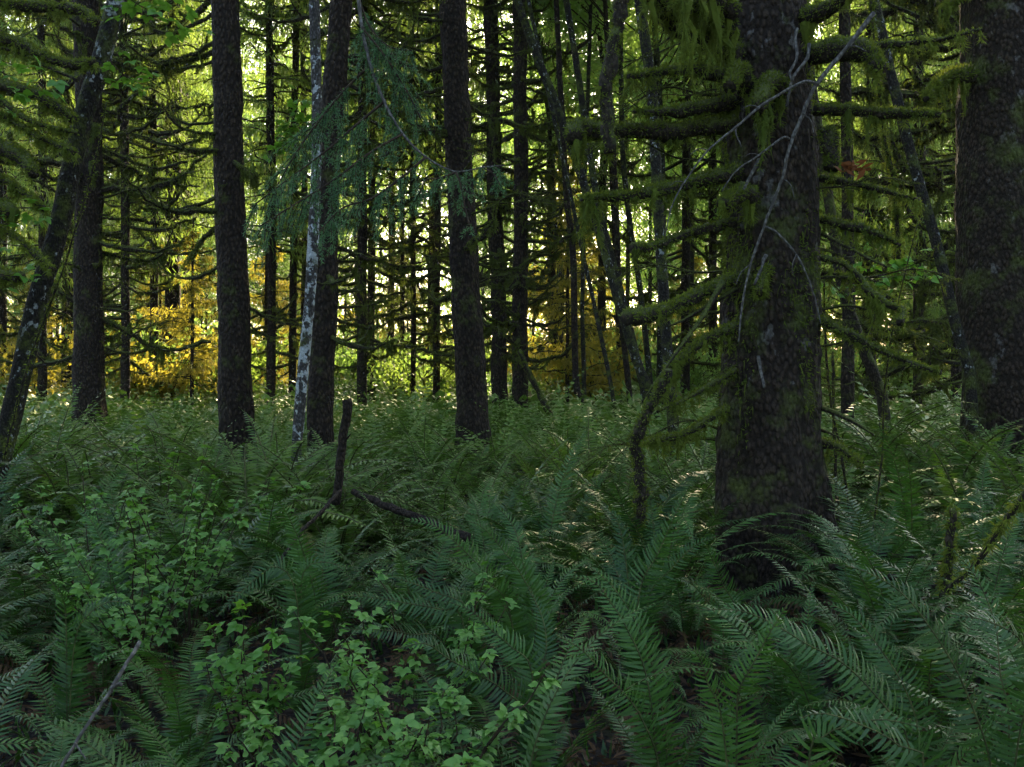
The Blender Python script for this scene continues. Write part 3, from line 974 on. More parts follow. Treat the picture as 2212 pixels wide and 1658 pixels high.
tag(obj('far_woods', mb.mesh('far_woods', [M['needle_far'], M['needle_sun_tint']])), 'far-off sunlit wood that closes the view, and an unseen ring cutting sky light', 'woods', kind='stuff')

# hemlocks whose hanging foliage reaches low
HEM = [('hemlock hung with green streaks between the stout spruce and the straight dark spruce', 330, 29., 4.2, 1.0),
       ('second hemlock hung with green streaks, close to the straight dark spruce', 400, 36., 6.0, 1.05),
       ('green hemlock between the straight dark spruce and the pale alder', 585, 27., 4.6, 1.0),
       ('hemlock of blue-green sprays behind the pale alder', 655, 34., 11., 1.1),
       ('hemlock hanging over the pale gap of the clearing', 800, 30., 7.0, 1.0),
       ('hemlock foliage high behind the middle trunk', 930, 33., 8.2, 1.05),
       ('hemlock added behind the great spruce to keep sun off the ferns', 1700, 26., 7.0, 1.0),  # added so its crown blocks sun from the ferns
       ('hemlock added with its crown over the great spruce to block sun', 1640, 20., 7.6, .9),  # also added as a sun block for the near ferns
       ('dark hemlock close behind the great spruce on its open side', 1880, 23., 3.0, .9),
       ('dark hemlock behind the leaning grey stem', 1985, 21., 3.4, .9),
       ('dark hemlock nearest the broad edge trunk', 2065, 26., 2.8, 1.0),
       ('hemlock above the stout spruce at the corner', 90, 27., 4.0, 1.0)]
for i, (lab, x, D, cz, cs) in enumerate(HEM):
    root, C, r, gg = tree('hemlock', lab, [(x, 840), (x + 3, 400), (x - 4, 0)], D, .26, .12, 'bark', 23., seg=10, rings=50, seed=260 + i)
    p, _ = axis_at(C, r, cz)
    obj('crown', CROWN[i % 4], root, p - np.array(root.location), (0, 0, x), cs)
    add_branches(root, C, r, 1.6, cz + 2, 14, 1.6, gg)

LA = [('light-leaved alder at the top between the black trunk and the leaning stems', 1205, 37., 9.5), ('light-leaved alder above the thicket of leaning stems', 1352, 41., 7.5),
      ('light-leaved alder behind the grey lichen-spotted alder', 1400, 44., 5.5), ('light-leaved alder glimpsed through the mossy branches', 1490, 39., 8.5), ('light-leaved alder closing the gap beside the great spruce', 1555, 47., 4.0),
      ('slim alder added beside the grey alder to shade the fern floor', 1425, 25., 8.2), ('light-leaved alder filling the gap behind the middle trunk', 1040, 66., 3.5), ('light-leaved alder between the black trunk and the glow', 1150, 60., 5.), ('light-leaved alder behind the black trunk', 1105, 70., 2.5), ('light-leaved alder high in the pale gap of the clearing', 862, 64., 5.5), ('light-leaved alder low behind the grey alder', 1425, 58., 2.0), ('light-leaved alder low by the great spruce', 1450, 62., 2.0)]  # the slim alder is added to keep sun off the ferns
for i, (lab, x, D, cz) in enumerate(LA):
    root, C, r, gg = tree('alder', lab, [(x, 835), (x + 5, 400), (x - 12, 0)], D, .2, .1, 'bark_alder', 22., seg=8, rings=40, seed=290 + i)
    for q in range(3):
        if D > 30 and q and cz + 5.5 * q > .367 * D - 2:
            continue
        p, _ = axis_at(C, r, cz + 5.5 * q)
        obj('crown', LEAFY[(i + q) % 3], root, p - np.array(root.location), (0, 0, i + q * 2.), 1.1)

# understorey bushes that fill the wood between the far trunks
def bush_mesh(k, mat):
    rng = np.random.RandomState(800 + k)
    mb = MB()
    for b in range(26):
        a = rng.rand() * 2 * PI
        l = rng.uniform(.8, 2.6)
        t = np.linspace(0, 1, 8)
        P = np.stack([l * .75 * t * math.cos(a), l * .75 * t * math.sin(a), l * (t * 1.2 - .45 * t ** 2)], 1) + np.concatenate([np.zeros((1, 3)), rng.normal(size=(7, 3)) * .05])
        tube(mb, P, np.linspace(.022, .005, 8), 4, 1, cap=False)
        m = 75
        u = rng.uniform(.2, 1, m)
        Pi = np.stack([np.interp(u, t, P[:, i]) for i in range(3)], 1) + rng.normal(size=(m, 3)) * np.array([.2, .2, .1])
        kites(mb, Pi, nrm(rng.normal(size=(m, 3)) + np.array([0, 0, -.3])), rng.uniform(.08, .2, m), rng.uniform(.05, .12, m), rng, 0, mid=.5)
    return mb.mesh('bush', [M[mat], M['branch']])


BUSH = [bush_mesh(0, 'alder_leaf'), bush_mesh(1, 'alder_leaf'), bush_mesh(2, 'needle_sun_tint'), bush_mesh(3, 'needle_far')]
g = np.random.RandomState(79)
bushes = []
for i in range(70):
    D = g.uniform(27, 56)
    x = g.uniform(-60, 2270)
    X_ = at(x, 0, D)[0]
    zone = min(LAND, key=lambda q: abs(q[0] - x))[1]
    k = [0, 1, 3, 0][g.randint(4)] if not (x < 640 or 1170 < x < 1310) else [0, 2, 2, 3][g.randint(4)]  # bushes with sunlight in their colour go where the golden light shows
    o = obj('understorey_bush', BUSH[k], None, (X_, D, gz(X_, D)), (0, 0, g.rand() * 6.28), (g.uniform(.8, 1.4), g.uniform(.8, 1.4), g.uniform(.7, 1.6)))
    tag(o, ['leafy green', 'leafy green', 'sunlight-tinted yellow', 'dark green'][k] + ' bush low ' + zone, 'bush', 'understorey bushes ' + zone)
    bushes.append(o)
number_alike(bushes)

# young spruces tinted gold as sunlight; some stand in for the orange glow
young = []
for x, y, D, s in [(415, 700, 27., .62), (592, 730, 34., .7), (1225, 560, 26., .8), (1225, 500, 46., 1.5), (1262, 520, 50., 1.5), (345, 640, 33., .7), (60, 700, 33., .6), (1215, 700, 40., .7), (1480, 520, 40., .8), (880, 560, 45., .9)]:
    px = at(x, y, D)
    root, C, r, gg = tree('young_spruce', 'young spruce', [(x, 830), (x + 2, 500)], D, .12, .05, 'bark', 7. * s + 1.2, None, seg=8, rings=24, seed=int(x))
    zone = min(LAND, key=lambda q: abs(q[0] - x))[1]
    root['label'] = 'young spruce tinted gold for sunlight ' + zone
    root['group'] = 'sun-tinted young spruces'
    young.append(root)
    obj('crown', CROWN_SUN_TINT[int(x) % 2], root, (0, 0, 1.0), (0, 0, x), s)

number_alike(young)

# ------------------------------------------------------------------ ferns
def frond(mb, C, W, npair, nh, rng, hi=True, mi=0, ri=1, var=None, s0=.10, dead=0.0, rach=True):
    """one fern frond along the curve C: midrib and two rows of leaflets"""
    T = nrm(np.gradient(C, axis=0))
    u = np.linspace(0, 1, len(C))
    ln = np.linalg.norm(np.diff(C, axis=0), axis=1).sum()
    s = np.linspace(s0, .995, npair)
    Pb = np.stack([np.interp(s, u, C[:, k]) for k in range(3)], 1)
    Tb = nrm(np.stack([np.interp(s, u, T[:, k]) for k in range(3)], 1))
    Nb = nrm(nh - (Tb * nh).sum(1)[:, None] * Tb)
    Bb = np.cross(Tb, Nb)
    prof = np.interp(s, [0, .12, .32, .55, .8, .95, 1], [.5, .78, 1., .93, .58, .2, .05])
    sp = ln * (1 - s0) / npair
    wv = rng.rand() if var is None else var
    for sd in (-1, 1):
        L = W * prof * rng.uniform(.86, 1.08, npair) * np.where(rng.rand(npair) < .07, rng.uniform(.1, .7, npair), 1.)
        a = np.radians(12 + 38 * s ** 2 + rng.normal(size=npair) * 5)
        d = Bb * sd * np.cos(a)[:, None] + Tb * np.sin(a)[:, None]
        tw = rng.normal(size=npair) * .22 + .15 * sd
        wdv = np.cross(Nb, d) * sd
        wdv = nrm(wdv * np.cos(tw)[:, None] + Nb * np.sin(tw)[:, None])
        wd = sp * (.62 if hi else .85) * (.55 + .45 * prof)
        up = rng.uniform(.02, .16) - dead
        dr = rng.uniform(.15, .38, npair) + dead
        def pt(uu):
            return Pb + d * (L * uu)[:, None] + Nb * (L * (up * uu - dr * uu * uu))[:, None]
        v = np.clip(wv * .6 + .4 * rng.rand(npair), 0, 1)
        off = rng.rand(npair) * sp * .3
        Pb2 = Pb + Tb * off[:, None]
        if hi:
            lv = [(0, .30), (.22, .5), (.62, .40)]
            rows = []
            for uu, ww in lv:
                c = pt(uu)
                rows += [c - wdv * (wd * ww)[:, None], c + wdv * (wd * ww)[:, None]]
            V = np.stack(rows + [pt(1.) + Tb * (L * .06)[:, None]], 1).reshape(-1, 3)
            b = np.arange(npair)[:, None] * 7
            Q = np.concatenate([b + np.array([[0, 1, 3, 2]]), b + np.array([[2, 3, 5, 4]])])
            mb.add(V, Q, b + np.array([[4, 5, 6]]), mi, np.repeat(v, 7))
        else:
            c0, c1 = pt(0), pt(.5)
            V = np.stack([c0, c1 - wdv * (wd * .5)[:, None], pt(1.), c1 + wdv * (wd * .5)[:, None]], 1).reshape(-1, 3)
            mb.add(V, np.arange(npair * 4).reshape(-1, 4), None, mi, np.repeat(v, 4))
    if rach:
        m = len(C)
        tube(mb, C, np.linspace(.0045, .0015, m) if hi else np.linspace(.006, .003, m), 4 if hi else 3, ri, cap=False)


def arch(L, th0, bend, pw=1.4, n=18, twist=0.):
    s = np.linspace(0, 1, n)
    th = th0 - bend * s ** pw
    x = np.concatenate([[0], np.cumsum(np.cos(th[1:]))]) * L / (n - 1)
    z = np.concatenate([[0], np.cumsum(np.sin(th[1:]))]) * L / (n - 1)
    return np.stack([x, twist * s ** 2 * L, z], 1)


FR = []
for k in range(24):
    g = np.random.RandomState(1000 + k)
    th0 = math.radians([84, 78, 74, 70, 66, 62, 56, 50, 72, 64, 80, 60, 45, 38][k % 14] + (4 if k > 13 else 0))
    bd = math.radians([40, 70, 95, 55, 80, 105, 70, 60, 120, 45, 90, 95, 50, 55][k % 14] + (22 if k > 13 else 0))
    mb = MB()
    frond(mb, arch(1.0, th0, bd, g.uniform(1.1, 2.4), 20, g.uniform(-.28, .28)), .098, 46, np.array([-.5, 0, 1.]) if th0 > 1.2 else np.array([0, 0, 1.]), g, True)
    FR.append(mb.mesh('frond', [M['fern'], M['rachis']]))
FRD = []
for k in range(4):
    g = np.random.RandomState(1100 + k)
    mb = MB()
    frond(mb, arch(.8, math.radians([45, 30, 60, 38][k]), math.radians([95, 70, 130, 85][k]), 1.0, 16, g.uniform(-.2, .2)), .06, 34, np.array([0, 0, 1.]), g, True, dead=.35)
    FRD.append(mb.mesh('dead_frond', [M['fern_dead'], M['stem']]))
FRY = []
for k in range(2):
    g = np.random.RandomState(1150 + k)
    mb = MB()
    frond(mb, arch(.85, math.radians(66), math.radians(60 + 30 * k), 1.3, 16), .075, 36, np.array([0, 0, 1.]), g, True)
    FRY.append(mb.mesh('yellow_frond', [M['fern_yellow'], M['rachis']]))


def clump_mesh(k, nf, npair, hi, mat, size=1.0):
    """a whole fern as one mesh, for those too far off to show their fronds singly"""
    g = np.random.RandomState(1200 + k)
    mb = MB()
    for q in range(nf):
        a = (q + g.rand()) / nf * 2 * PI
        th0 = math.radians(g.uniform(42, 84))
        C = arch(size * g.uniform(.65, 1.1), th0, math.radians(g.uniform(40, 115)), g.uniform(1.1, 2.), 9, g.uniform(-.2, .2))
        ca, sa = math.cos(a), math.sin(a)
        C = np.stack([C[:, 0] * ca - C[:, 1] * sa, C[:, 0] * sa + C[:, 1] * ca, C[:, 2]], 1)
        frond(mb, C, .09 * size, npair, np.array([-.3 * ca, -.3 * sa, 1.]), g, hi, rach=True)
    return mb, mb.mesh('fern', [M[mat], M['rachis']])


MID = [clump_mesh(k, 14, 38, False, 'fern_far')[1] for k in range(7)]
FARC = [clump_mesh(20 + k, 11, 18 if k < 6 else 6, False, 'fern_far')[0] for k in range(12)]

HEROES = [  # (label, root x in the picture, distance, [(picture points towards the tip, distance of tip, faces camera)], filler fronds)
    ('great arching sword fern at the bottom edge below the mossy stub', 2165, 3.0, [([(2141, 1657), (2091, 1505), (2041, 1405), (1958, 1291), (1880, 1240), (1821, 1221)], 2.9, 0), ([(2200, 1600), (2230, 1480), (2208, 1388), (2141, 1345), (2048, 1325)], 2.8, 0), ([(2180, 1580), (2160, 1450), (2150, 1350), (2110, 1250), (2060, 1190)], 3.3, 0)], 6),
    ('sword fern with one long frond bowing over before the great spruce', 1985, 3.2, [([(1960, 1600), (1918, 1535), (1830, 1440), (1741, 1391), (1675, 1351), (1601, 1320), (1508, 1318)], 3.1, 0), ([(1990, 1620), (1960, 1500), (1900, 1400), (1840, 1330), (1780, 1300)], 3.4, 0)], 6),
    ('sword fern with an upright fan under the bowing frond', 1590, 3.1, [([(1592, 1540), (1598, 1488), (1625, 1438), (1661, 1371), (1705, 1301)], 3.0, 1), ([(1560, 1560), (1530, 1480), (1510, 1420), (1480, 1390)], 3.0, 0)], 5),
    ('bright-topped sword fern at the bottom edge curling both ways', 1760, 2.45, [([(1748, 1655), (1775, 1595), (1828, 1568), (1908, 1555), (2005, 1575)], 2.4, 0), ([(1990, 1690), (1941, 1611), (1858, 1565), (1775, 1541), (1728, 1553)], 2.35, 0)], 5),
    ('upright sword fern standing between the mossy snag and the great spruce', 1375, 4.5, [([(1380, 1290), (1420, 1200), (1455, 1120), (1490, 1050)], 4.4, 1), ([(1360, 1300), (1350, 1200), (1335, 1130), (1300, 1085)], 4.6, 1), ([(1400, 1300), (1450, 1230), (1500, 1180), (1545, 1160)], 4.5, 1)], 8),
    ('dark sword fern leaning against the foot of the great spruce', 1560, 4.9, [([(1590, 1330), (1560, 1260), (1535, 1200), (1512, 1158)], 4.7, 1), ([(1560, 1350), (1520, 1290), (1490, 1260), (1460, 1250)], 4.6, 0)], 3),
    ('pale-backed sword fern arching over the log end', 1130, 4.6, [([(1110, 1360), (1070, 1278), (1054, 1245), (997, 1185), (937, 1135), (874, 1121)], 4.4, 0), ([(1160, 1330), (1131, 1251), (1091, 1195), (1044, 1141), (1007, 1125)], 4.4, 0), ([(1100, 1320), (1057, 1261), (1004, 1225), (947, 1201)], 4.3, 0), ([(1150, 1320), (1130, 1220), (1110, 1140), (1060, 1080)], 4.8, 0)], 8),
    ('slender-fronded sword fern beside the berry leaves', 1430, 3.4, [([(1420, 1640), (1387, 1555), (1354, 1505), (1304, 1455), (1257, 1405), (1200, 1371)], 3.2, 0), ([(1400, 1480), (1354, 1358), (1321, 1305), (1284, 1258), (1234, 1245)], 3.5, 0), ([(1440, 1600), (1420, 1488), (1404, 1421), (1370, 1338), (1321, 1265), (1264, 1218)], 3.5, 0)], 7),
    ('spreading sword fern among the berry leaves at the rim of the hollow', 1140, 3.6, [([(1150, 1560), (1087, 1491), (1027, 1455), (970, 1425), (920, 1391), (860, 1401)], 3.3, 0), ([(1150, 1460), (1104, 1398), (1057, 1358), (1020, 1321), (970, 1301)], 3.6, 0), ([(1160, 1500), (1180, 1400), (1170, 1330), (1140, 1270)], 3.8, 0)], 7),
    ('low flattened sword fern lying across the dark hollow', 1020, 4.1, [([(1000, 1345), (954, 1318), (887, 1305), (804, 1291), (744, 1287)], 3.9, 0), ([(1010, 1340), (990, 1298), (954, 1285), (904, 1265), (847, 1245)], 4.0, 0), ([(960, 1395), (887, 1371), (820, 1361), (737, 1360)], 3.7, 0)], 3),
    ('single-fronded sword fern drooping into the dark hollow', 655, 4.3, [([(640, 1290), (600, 1225), (560, 1245), (510, 1290), (468, 1333)], 4.1, 0), ([(650, 1300), (660, 1230), (700, 1215), (760, 1230)], 4.3, 0)], 3),
    ('pale old sword fern at the left with feathery straight frond', 225, 4.7, [([(210, 1290), (160, 1215), (117, 1171), (60, 1115)], 4.6, 0), ([(240, 1300), (230, 1200), (200, 1130), (160, 1090)], 4.9, 0)], 6),
    ('fan-shaped sword fern under the first berry bush', 145, 3.9, [([(143, 1355), (133, 1291), (97, 1238)], 3.8, 1), ([(160, 1400), (190, 1330), (240, 1300), (290, 1310)], 3.8, 0)], 6),
]
HERO = []
for i, (lab, rx, D, frs, nfill) in enumerate(HEROES):
    g = np.random.RandomState(1300 + i)
    b = at(rx, HY, D)
    b[2] = gz(b[0], b[1])
    HERO.append((b[0], b[1]))
    root = thing('sword_fern', lab, 'fern', b)
    for pts, Dt, face in frs:
        k = np.linspace(.15, 1, len(pts))
        Pw = np.vstack([[b], [at(x, y, D + (Dt - D) * t) for (x, y), t in zip(pts, k)]])
        C = resample(Pw, 30) - b
        ln = np.linalg.norm(np.diff(C, axis=0), axis=1).sum()
        mb = MB()
        frond(mb, C, .098 * min(1.1, .45 + .55 * ln), int(24 + 26 * ln), np.array([-.1, -1., .4]) if face else np.array([g.normal() * .15, -.95, .75]), g, True, s0=.16)
        obj('frond', mb.mesh('frond', [M['fern'], M['rachis']]), root)
    for q in range(nfill):
        a = g.rand() * 2 * PI
        obj('frond', FR[g.randint(len(FR))], root, (0, 0, 0), (g.normal() * .12, g.normal() * .1 + .1, a), g.uniform(.5, .8))
    for q in range(2):
        tag(obj('dead_frond', FRD[g.randint(4)], root, (0, 0, .02), (g.normal() * .2, g.uniform(0, .3), g.rand() * 6.28), .8), 'withered brown frond')
HERO = np.array(HERO)

trunks_xy = [(o.location.x, o.location.y) for o in bpy.data.objects if o.type == 'EMPTY' and o.get('category') == 'tree']
TX = np.array(trunks_xy)
g = np.random.RandomState(21)
fern_spots = []
y = 1.9
while y < 60:
    step = .50 if y < 5.2 else .56 if y < 9 else (.60 if y < 16 else .62 + (y - 16) * .012)
    half = .60 * y + 1.2
    for xg in np.arange(-half, half, step):
        fx, fy = xg + g.uniform(-.5, .5) * step, y + g.uniform(-.5, .5) * step
        if np.min((TX[:, 0] - fx) ** 2 + (TX[:, 1] - fy) ** 2) < .24 ** 2:
            continue
        if (fx - base[0]) ** 2 + (fy - base[1]) ** 2 < .5 ** 2:
            continue
        fern_spots.append((fx, fy))
    y += step * .95
fern_spots.sort(key=lambda p: p[1])


def skip(fx, fy):
    px, py = HX + fx / fy * FPX, HY + (CZ - .35) / fy * FPX
    if 430 < px < 960 and 1130 < py < 1330 and g.rand() < .45:      # dark hollow with the fallen log
        return True
    if 1540 < px < 1830 and 4.6 < fy < 7.0:                          # bare soil round the foot of the great spruce
        return True
    if 560 < px < 1060 and py > 1420 and g.rand() < .4:              # berry thicket
        return True
    if 170 < px < 480 and 1080 < py < 1400 and g.rand() < .3:
        return True
    return False


ZN = [(-400, 'at the far left'), (350, 'by the fallen grey stick'), (800, 'beside the berry leaves'), (1300, 'before the mossy snag'), (1680, 'at the great spruce foot'), (2150, 'before the broad edge trunk')]
FZ = [(-100, 'by the leaning alder'), (200, 'before the stout spruce'), (510, 'around the straight dark spruce'), (680, 'around the pale alder'), (850, 'past the snapped post'), (1010, 'before the middle trunk'),
      (1200, 'before the black trunk'), (1400, 'around the mossy snag'), (1680, 'behind the great spruce'), (1900, 'behind the dark whips'), (2200, 'around the broad edge trunk')]
near_ferns = []
n_near = n_mid = 0
far_pts = []
for fx, fy in fern_spots:
    if skip(fx, fy):
        continue
    z = gz(fx, fy)
    px = HX + fx / fy * FPX
    inview = -150 < px < 2360
    if fy < 7.2 and not inview:
        if fy < 3 or not -500 < px < 2700:
            continue
        inview = True
    if fy < 7.2 and inview:
        zone = min(ZN, key=lambda q: abs(q[0] - px))[1]
        if np.min((HERO[:, 0] - fx) ** 2 + (HERO[:, 1] - fy) ** 2) < .42 ** 2:
            continue
        depth = 'front row' if fy < 3.4 else ('second row' if fy < 5 else 'back row')
        nf = g.randint(9, 15)
        sz = g.uniform(.55, 1.0) * (0.75 if fy < 2.8 else 1. if fy < 4.4 else 1.22)
        yel = g.rand() < .26
        look = ('small ' if sz < .7 else 'tall ' if sz > 1. else '') + ('yellow-fronded ' if yel else '') + 'sword fern'
        root = thing('sword_fern', '%s %s, %s' % (look, zone, depth), 'fern', (fx, fy, z), 'sword ferns %s' % zone)
        near_ferns.append(root)
        for q in range(nf):
            a = (q + g.rand() * .8) / nf * 2 * PI
            obj('frond', FR[g.randint(len(FR))], root, (0.03 * math.cos(a), .03 * math.sin(a), 0), (g.normal() * .12, g.normal() * .10, a), sz * g.uniform(.75, 1.12))
        for q in range(g.randint(2, 5)):
            tag(obj('dead_frond', FRD[g.randint(4)], root, (0, 0, .02), (g.normal() * .2, g.uniform(0, .3), g.rand() * 6.28), sz * g.uniform(.8, 1.2)), 'withered brown frond')
        if yel:
            tag(obj('yellow_frond', FRY[g.randint(2)], root, (0, 0, 0), (0, 0, g.rand() * 6.28), sz * .95), 'yellowing frond')
        n_near += 1
    elif fy < 11.5 and inview and n_near + n_mid < 300:
        zone = min(FZ, key=lambda q: abs(q[0] - px))[1]
        root = obj('sword_fern', MID[g.randint(7)], None, (fx, fy, z), (g.normal() * .10, g.normal() * .10, g.rand() * 6.28), 1.22 * (.72 + .38 * (1 + vnoise(np.array([[fx * .5, fy * .5, 0]]), 17)[0])) * g.uniform(.7, 1.05))
        tag(root, 'grey-green sword fern in the sea of ferns ' + zone, 'fern', 'sword ferns ' + zone)
        n_mid += 1
    else:
        far_pts.append((fx, fy, z))
number_alike(near_ferns)
print('ferns near', n_near, 'mid', n_mid, 'far', len(far_pts))
FV = []
for m_ in FARC:
    FV.append((np.concatenate(m_.V), np.concatenate(m_.Q), np.concatenate(m_.qm), np.concatenate(m_.var)))
mb = MB()
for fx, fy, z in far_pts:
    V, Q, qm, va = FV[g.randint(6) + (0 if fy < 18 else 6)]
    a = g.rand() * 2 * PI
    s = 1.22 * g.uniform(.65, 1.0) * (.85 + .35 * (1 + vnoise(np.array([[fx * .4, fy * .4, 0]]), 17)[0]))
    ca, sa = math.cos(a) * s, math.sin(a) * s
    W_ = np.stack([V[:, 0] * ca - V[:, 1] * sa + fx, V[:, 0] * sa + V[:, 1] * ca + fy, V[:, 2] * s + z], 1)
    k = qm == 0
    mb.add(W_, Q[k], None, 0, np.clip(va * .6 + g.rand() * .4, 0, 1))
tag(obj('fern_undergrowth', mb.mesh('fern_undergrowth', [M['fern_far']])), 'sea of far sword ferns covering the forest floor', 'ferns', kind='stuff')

g = np.random.RandomState(31)
n = 26000
ly = 1.6 + 8.5 * g.rand(n) ** .8
lx = g.uniform(-.62, .62, n) * ly
lz = ground_z(lx, ly) + .01 + .05 * g.rand(n)
mb = MB()
kites(mb, np.stack([lx, ly, lz], 1), nrm(g.normal(size=(n, 3)) * np.array([1, 1, .3])), g.uniform(.02, .10, n), g.uniform(.006, .025, n), g, 0)
n = 9000
ly = 1.6 + 9 * g.rand(n) ** .8
lx = g.uniform(-.62, .62, n) * ly
kites(mb, np.stack([lx, ly, ground_z(lx, ly)], 1), nrm(g.normal(size=(n, 3)) * .5 + np.array([0, 0, 1.])), g.uniform(.04, .14, n), g.uniform(.010, .03, n), g, 1)
tag(obj('leaf_litter', mb.mesh('leaf_litter', [M['fern_dead'], M['fern']])), 'brown leaf litter and seedlings on the dark soil', 'litter', kind='stuff')

# ------------------------------------------------------------------ berry shrubs and other leafy plants
def leaflet(mb, o, d, nup, L, W, g, mi=0, v=.5):
    d = nrm(d)
    nn = nrm(nup - np.dot(nup, d) * d)
    s = np.cross(d, nn)
    us = [0, .16, .38, .62, .84, 1]
    ws = [0.05, .42, .56, .46, .22, 0.]
    V = []
    for i, (uu, ww) in enumerate(zip(us, ws)):
        c = o + d * L * uu - nn * L * .28 * uu * uu
        e = 1 + .05 * (-1) ** i
        V += [c + s * W * ww * e + nn * W * ww * .25, c, c - s * W * ww * e + nn * W * ww * .25]
    Q = []
    for i in range(5):
        b = i * 3
        Q += [[b, b + 1, b + 4, b + 3], [b + 1, b + 2, b + 5, b + 4]]
    mb.add(np.array(V), np.array(Q), None, mi, v)


def tri_leaf_mesh(k, mat):
    g = np.random.RandomState(1500 + k)
    mb = MB()
    up = np.array([0, 0, 1.])
    t = np.linspace(0, 1, 4)[:, None]
    tube(mb, np.array([.05, 0, .012]) * t, .0012, 3, 1, cap=False)
    v = g.rand()
    leaflet(mb, np.array([.05, 0, .012]), np.array([1, g.normal() * .1, .05]), up + g.normal(size=3) * .2, .075, .05, g, 0, v)
    for sd in (-1, 1):
        leaflet(mb, np.array([.045, 0, .011]), np.array([.35, sd, .05 + g.normal() * .1]), up + g.normal(size=3) * .2, .062, .045, g, 0, v)
    return mb.mesh('leaf', [M[mat], M['stem']], True)


LEAF = [tri_leaf_mesh(k, 'shrub') for k in range(5)]
LEAFB = [tri_leaf_mesh(10 + k, 'shrub_bright') for k in range(3)]


def shrub(name, label, x, y, Dd, h, nst, nl, spread, seed, leaves, group=None, size=1., zbase=None):
    g = np.random.RandomState(seed)
    b = at(x, y, Dd)
    b[2] = gz(b[0], b[1]) if zbase is None else zbase
    root = thing(name, label, 'shrub', b, group)
    for q in range(nst):
        a = g.rand() * 2 * PI
        hh = h * g.uniform(.6, 1.05)
        t = np.linspace(0, 1, 9)
        sp_ = spread * g.uniform(.3, 1.)
        C = np.stack([sp_ * t ** 1.4 * math.cos(a), sp_ * t ** 1.4 * math.sin(a), hh * t], 1) + np.concatenate([np.zeros((1, 3)), g.normal(size=(8, 3)) * .012])
        mb = MB()
        tube(mb, C, np.linspace(.006, .002, 9), 5, 0)
        st = obj('stem', mb.mesh('stem', M['stem']), root)
        for i in range(nl):
            u = g.uniform(.3, 1.) ** .8
            p = np.array([np.interp(u, t, C[:, k]) for k in range(3)])
            az = g.rand() * 2 * PI
            obj('leaf', leaves[g.randint(len(leaves))], st, p, (g.normal() * .3, g.normal() * .35 - .1, az), size * g.uniform(.65, 1.25))
    return root


SH = [('berry bush with matt leaves behind the fallen grey stick', 300, 1330, 4.6, .95, 11, 32, .5, 0.50, LEAF),
      ('taller berry bush behind the first one at the side', 200, 1250, 5.4, 1.05, 9, 28, .55, 0.50, LEAF),
      ('berry bush reaching into the dark hollow', 395, 1300, 5.2, 1.0, 8, 28, .45, 0.50, LEAF),
      ('fresh green berry bush topping the ferns left of the pale alder', 330, 1120, 6.6, 1.1, 8, 26, .5, 0.56, LEAFB),
      ('low berry thicket at the bottom edge', 760, 1640, 2.9, .62, 10, 32, .42, 0.47, LEAF),
      ('low berry thicket at the bottom edge beside the ferns', 930, 1600, 3.1, .66, 10, 30, .42, 0.47, LEAF),
      ('low berry thicket at the bottom edge on the side of the grey stick', 650, 1640, 2.9, .55, 7, 26, .35, 0.45, LEAF),
      ('berry sprig with pale leaflets before the hollow', 960, 1480, 3.9, .78, 6, 22, .35, 0.48, LEAF),
      ('berry thicket just short of the hollow', 820, 1520, 3.6, .66, 9, 28, .42, 0.47, LEAF),
      ('bright green seedling clump beside the hollow', 545, 1470, 3.7, .68, 8, 20, .2, 0.56, LEAFB),
      ('small bright sprig at the very bottom edge', 830, 1680, 2.6, .52, 5, 12, .2, 0.50, LEAFB),
      ('broad-leaved sprig in front of the pale alder', 590, 1080, 7.0, .95, 6, 20, .35, 0.70, LEAF),
      ]
for i, (lab, x, y, Dd, h, ns, nl, sp_, sz, lv) in enumerate(SH):
    shrub('berry_bush', lab, x, y, Dd, h, ns, nl, sp_, 1600 + i, lv, None, sz)

# ------------------------------------------------------------------ dead wood lying and standing about
def stick(name, label, cat, lines, mat, moss=0, hang=.05, group=None):
    """lines: (picture points, near distance, far distance, radius, end radius); the first is the main piece"""
    p0 = at(*lines[0][0][0], lines[0][1])
    root = thing(name, label, cat, p0, group)
    for i, (pts, D0, D1, r0, r1) in enumerate(lines):
        hand_branch(root, pts, D0, D1, r0, r1, moss, hang, rng, 'limb' if i == 0 else 'twig', mat, n=max(10, len(pts) * 5))
    return root


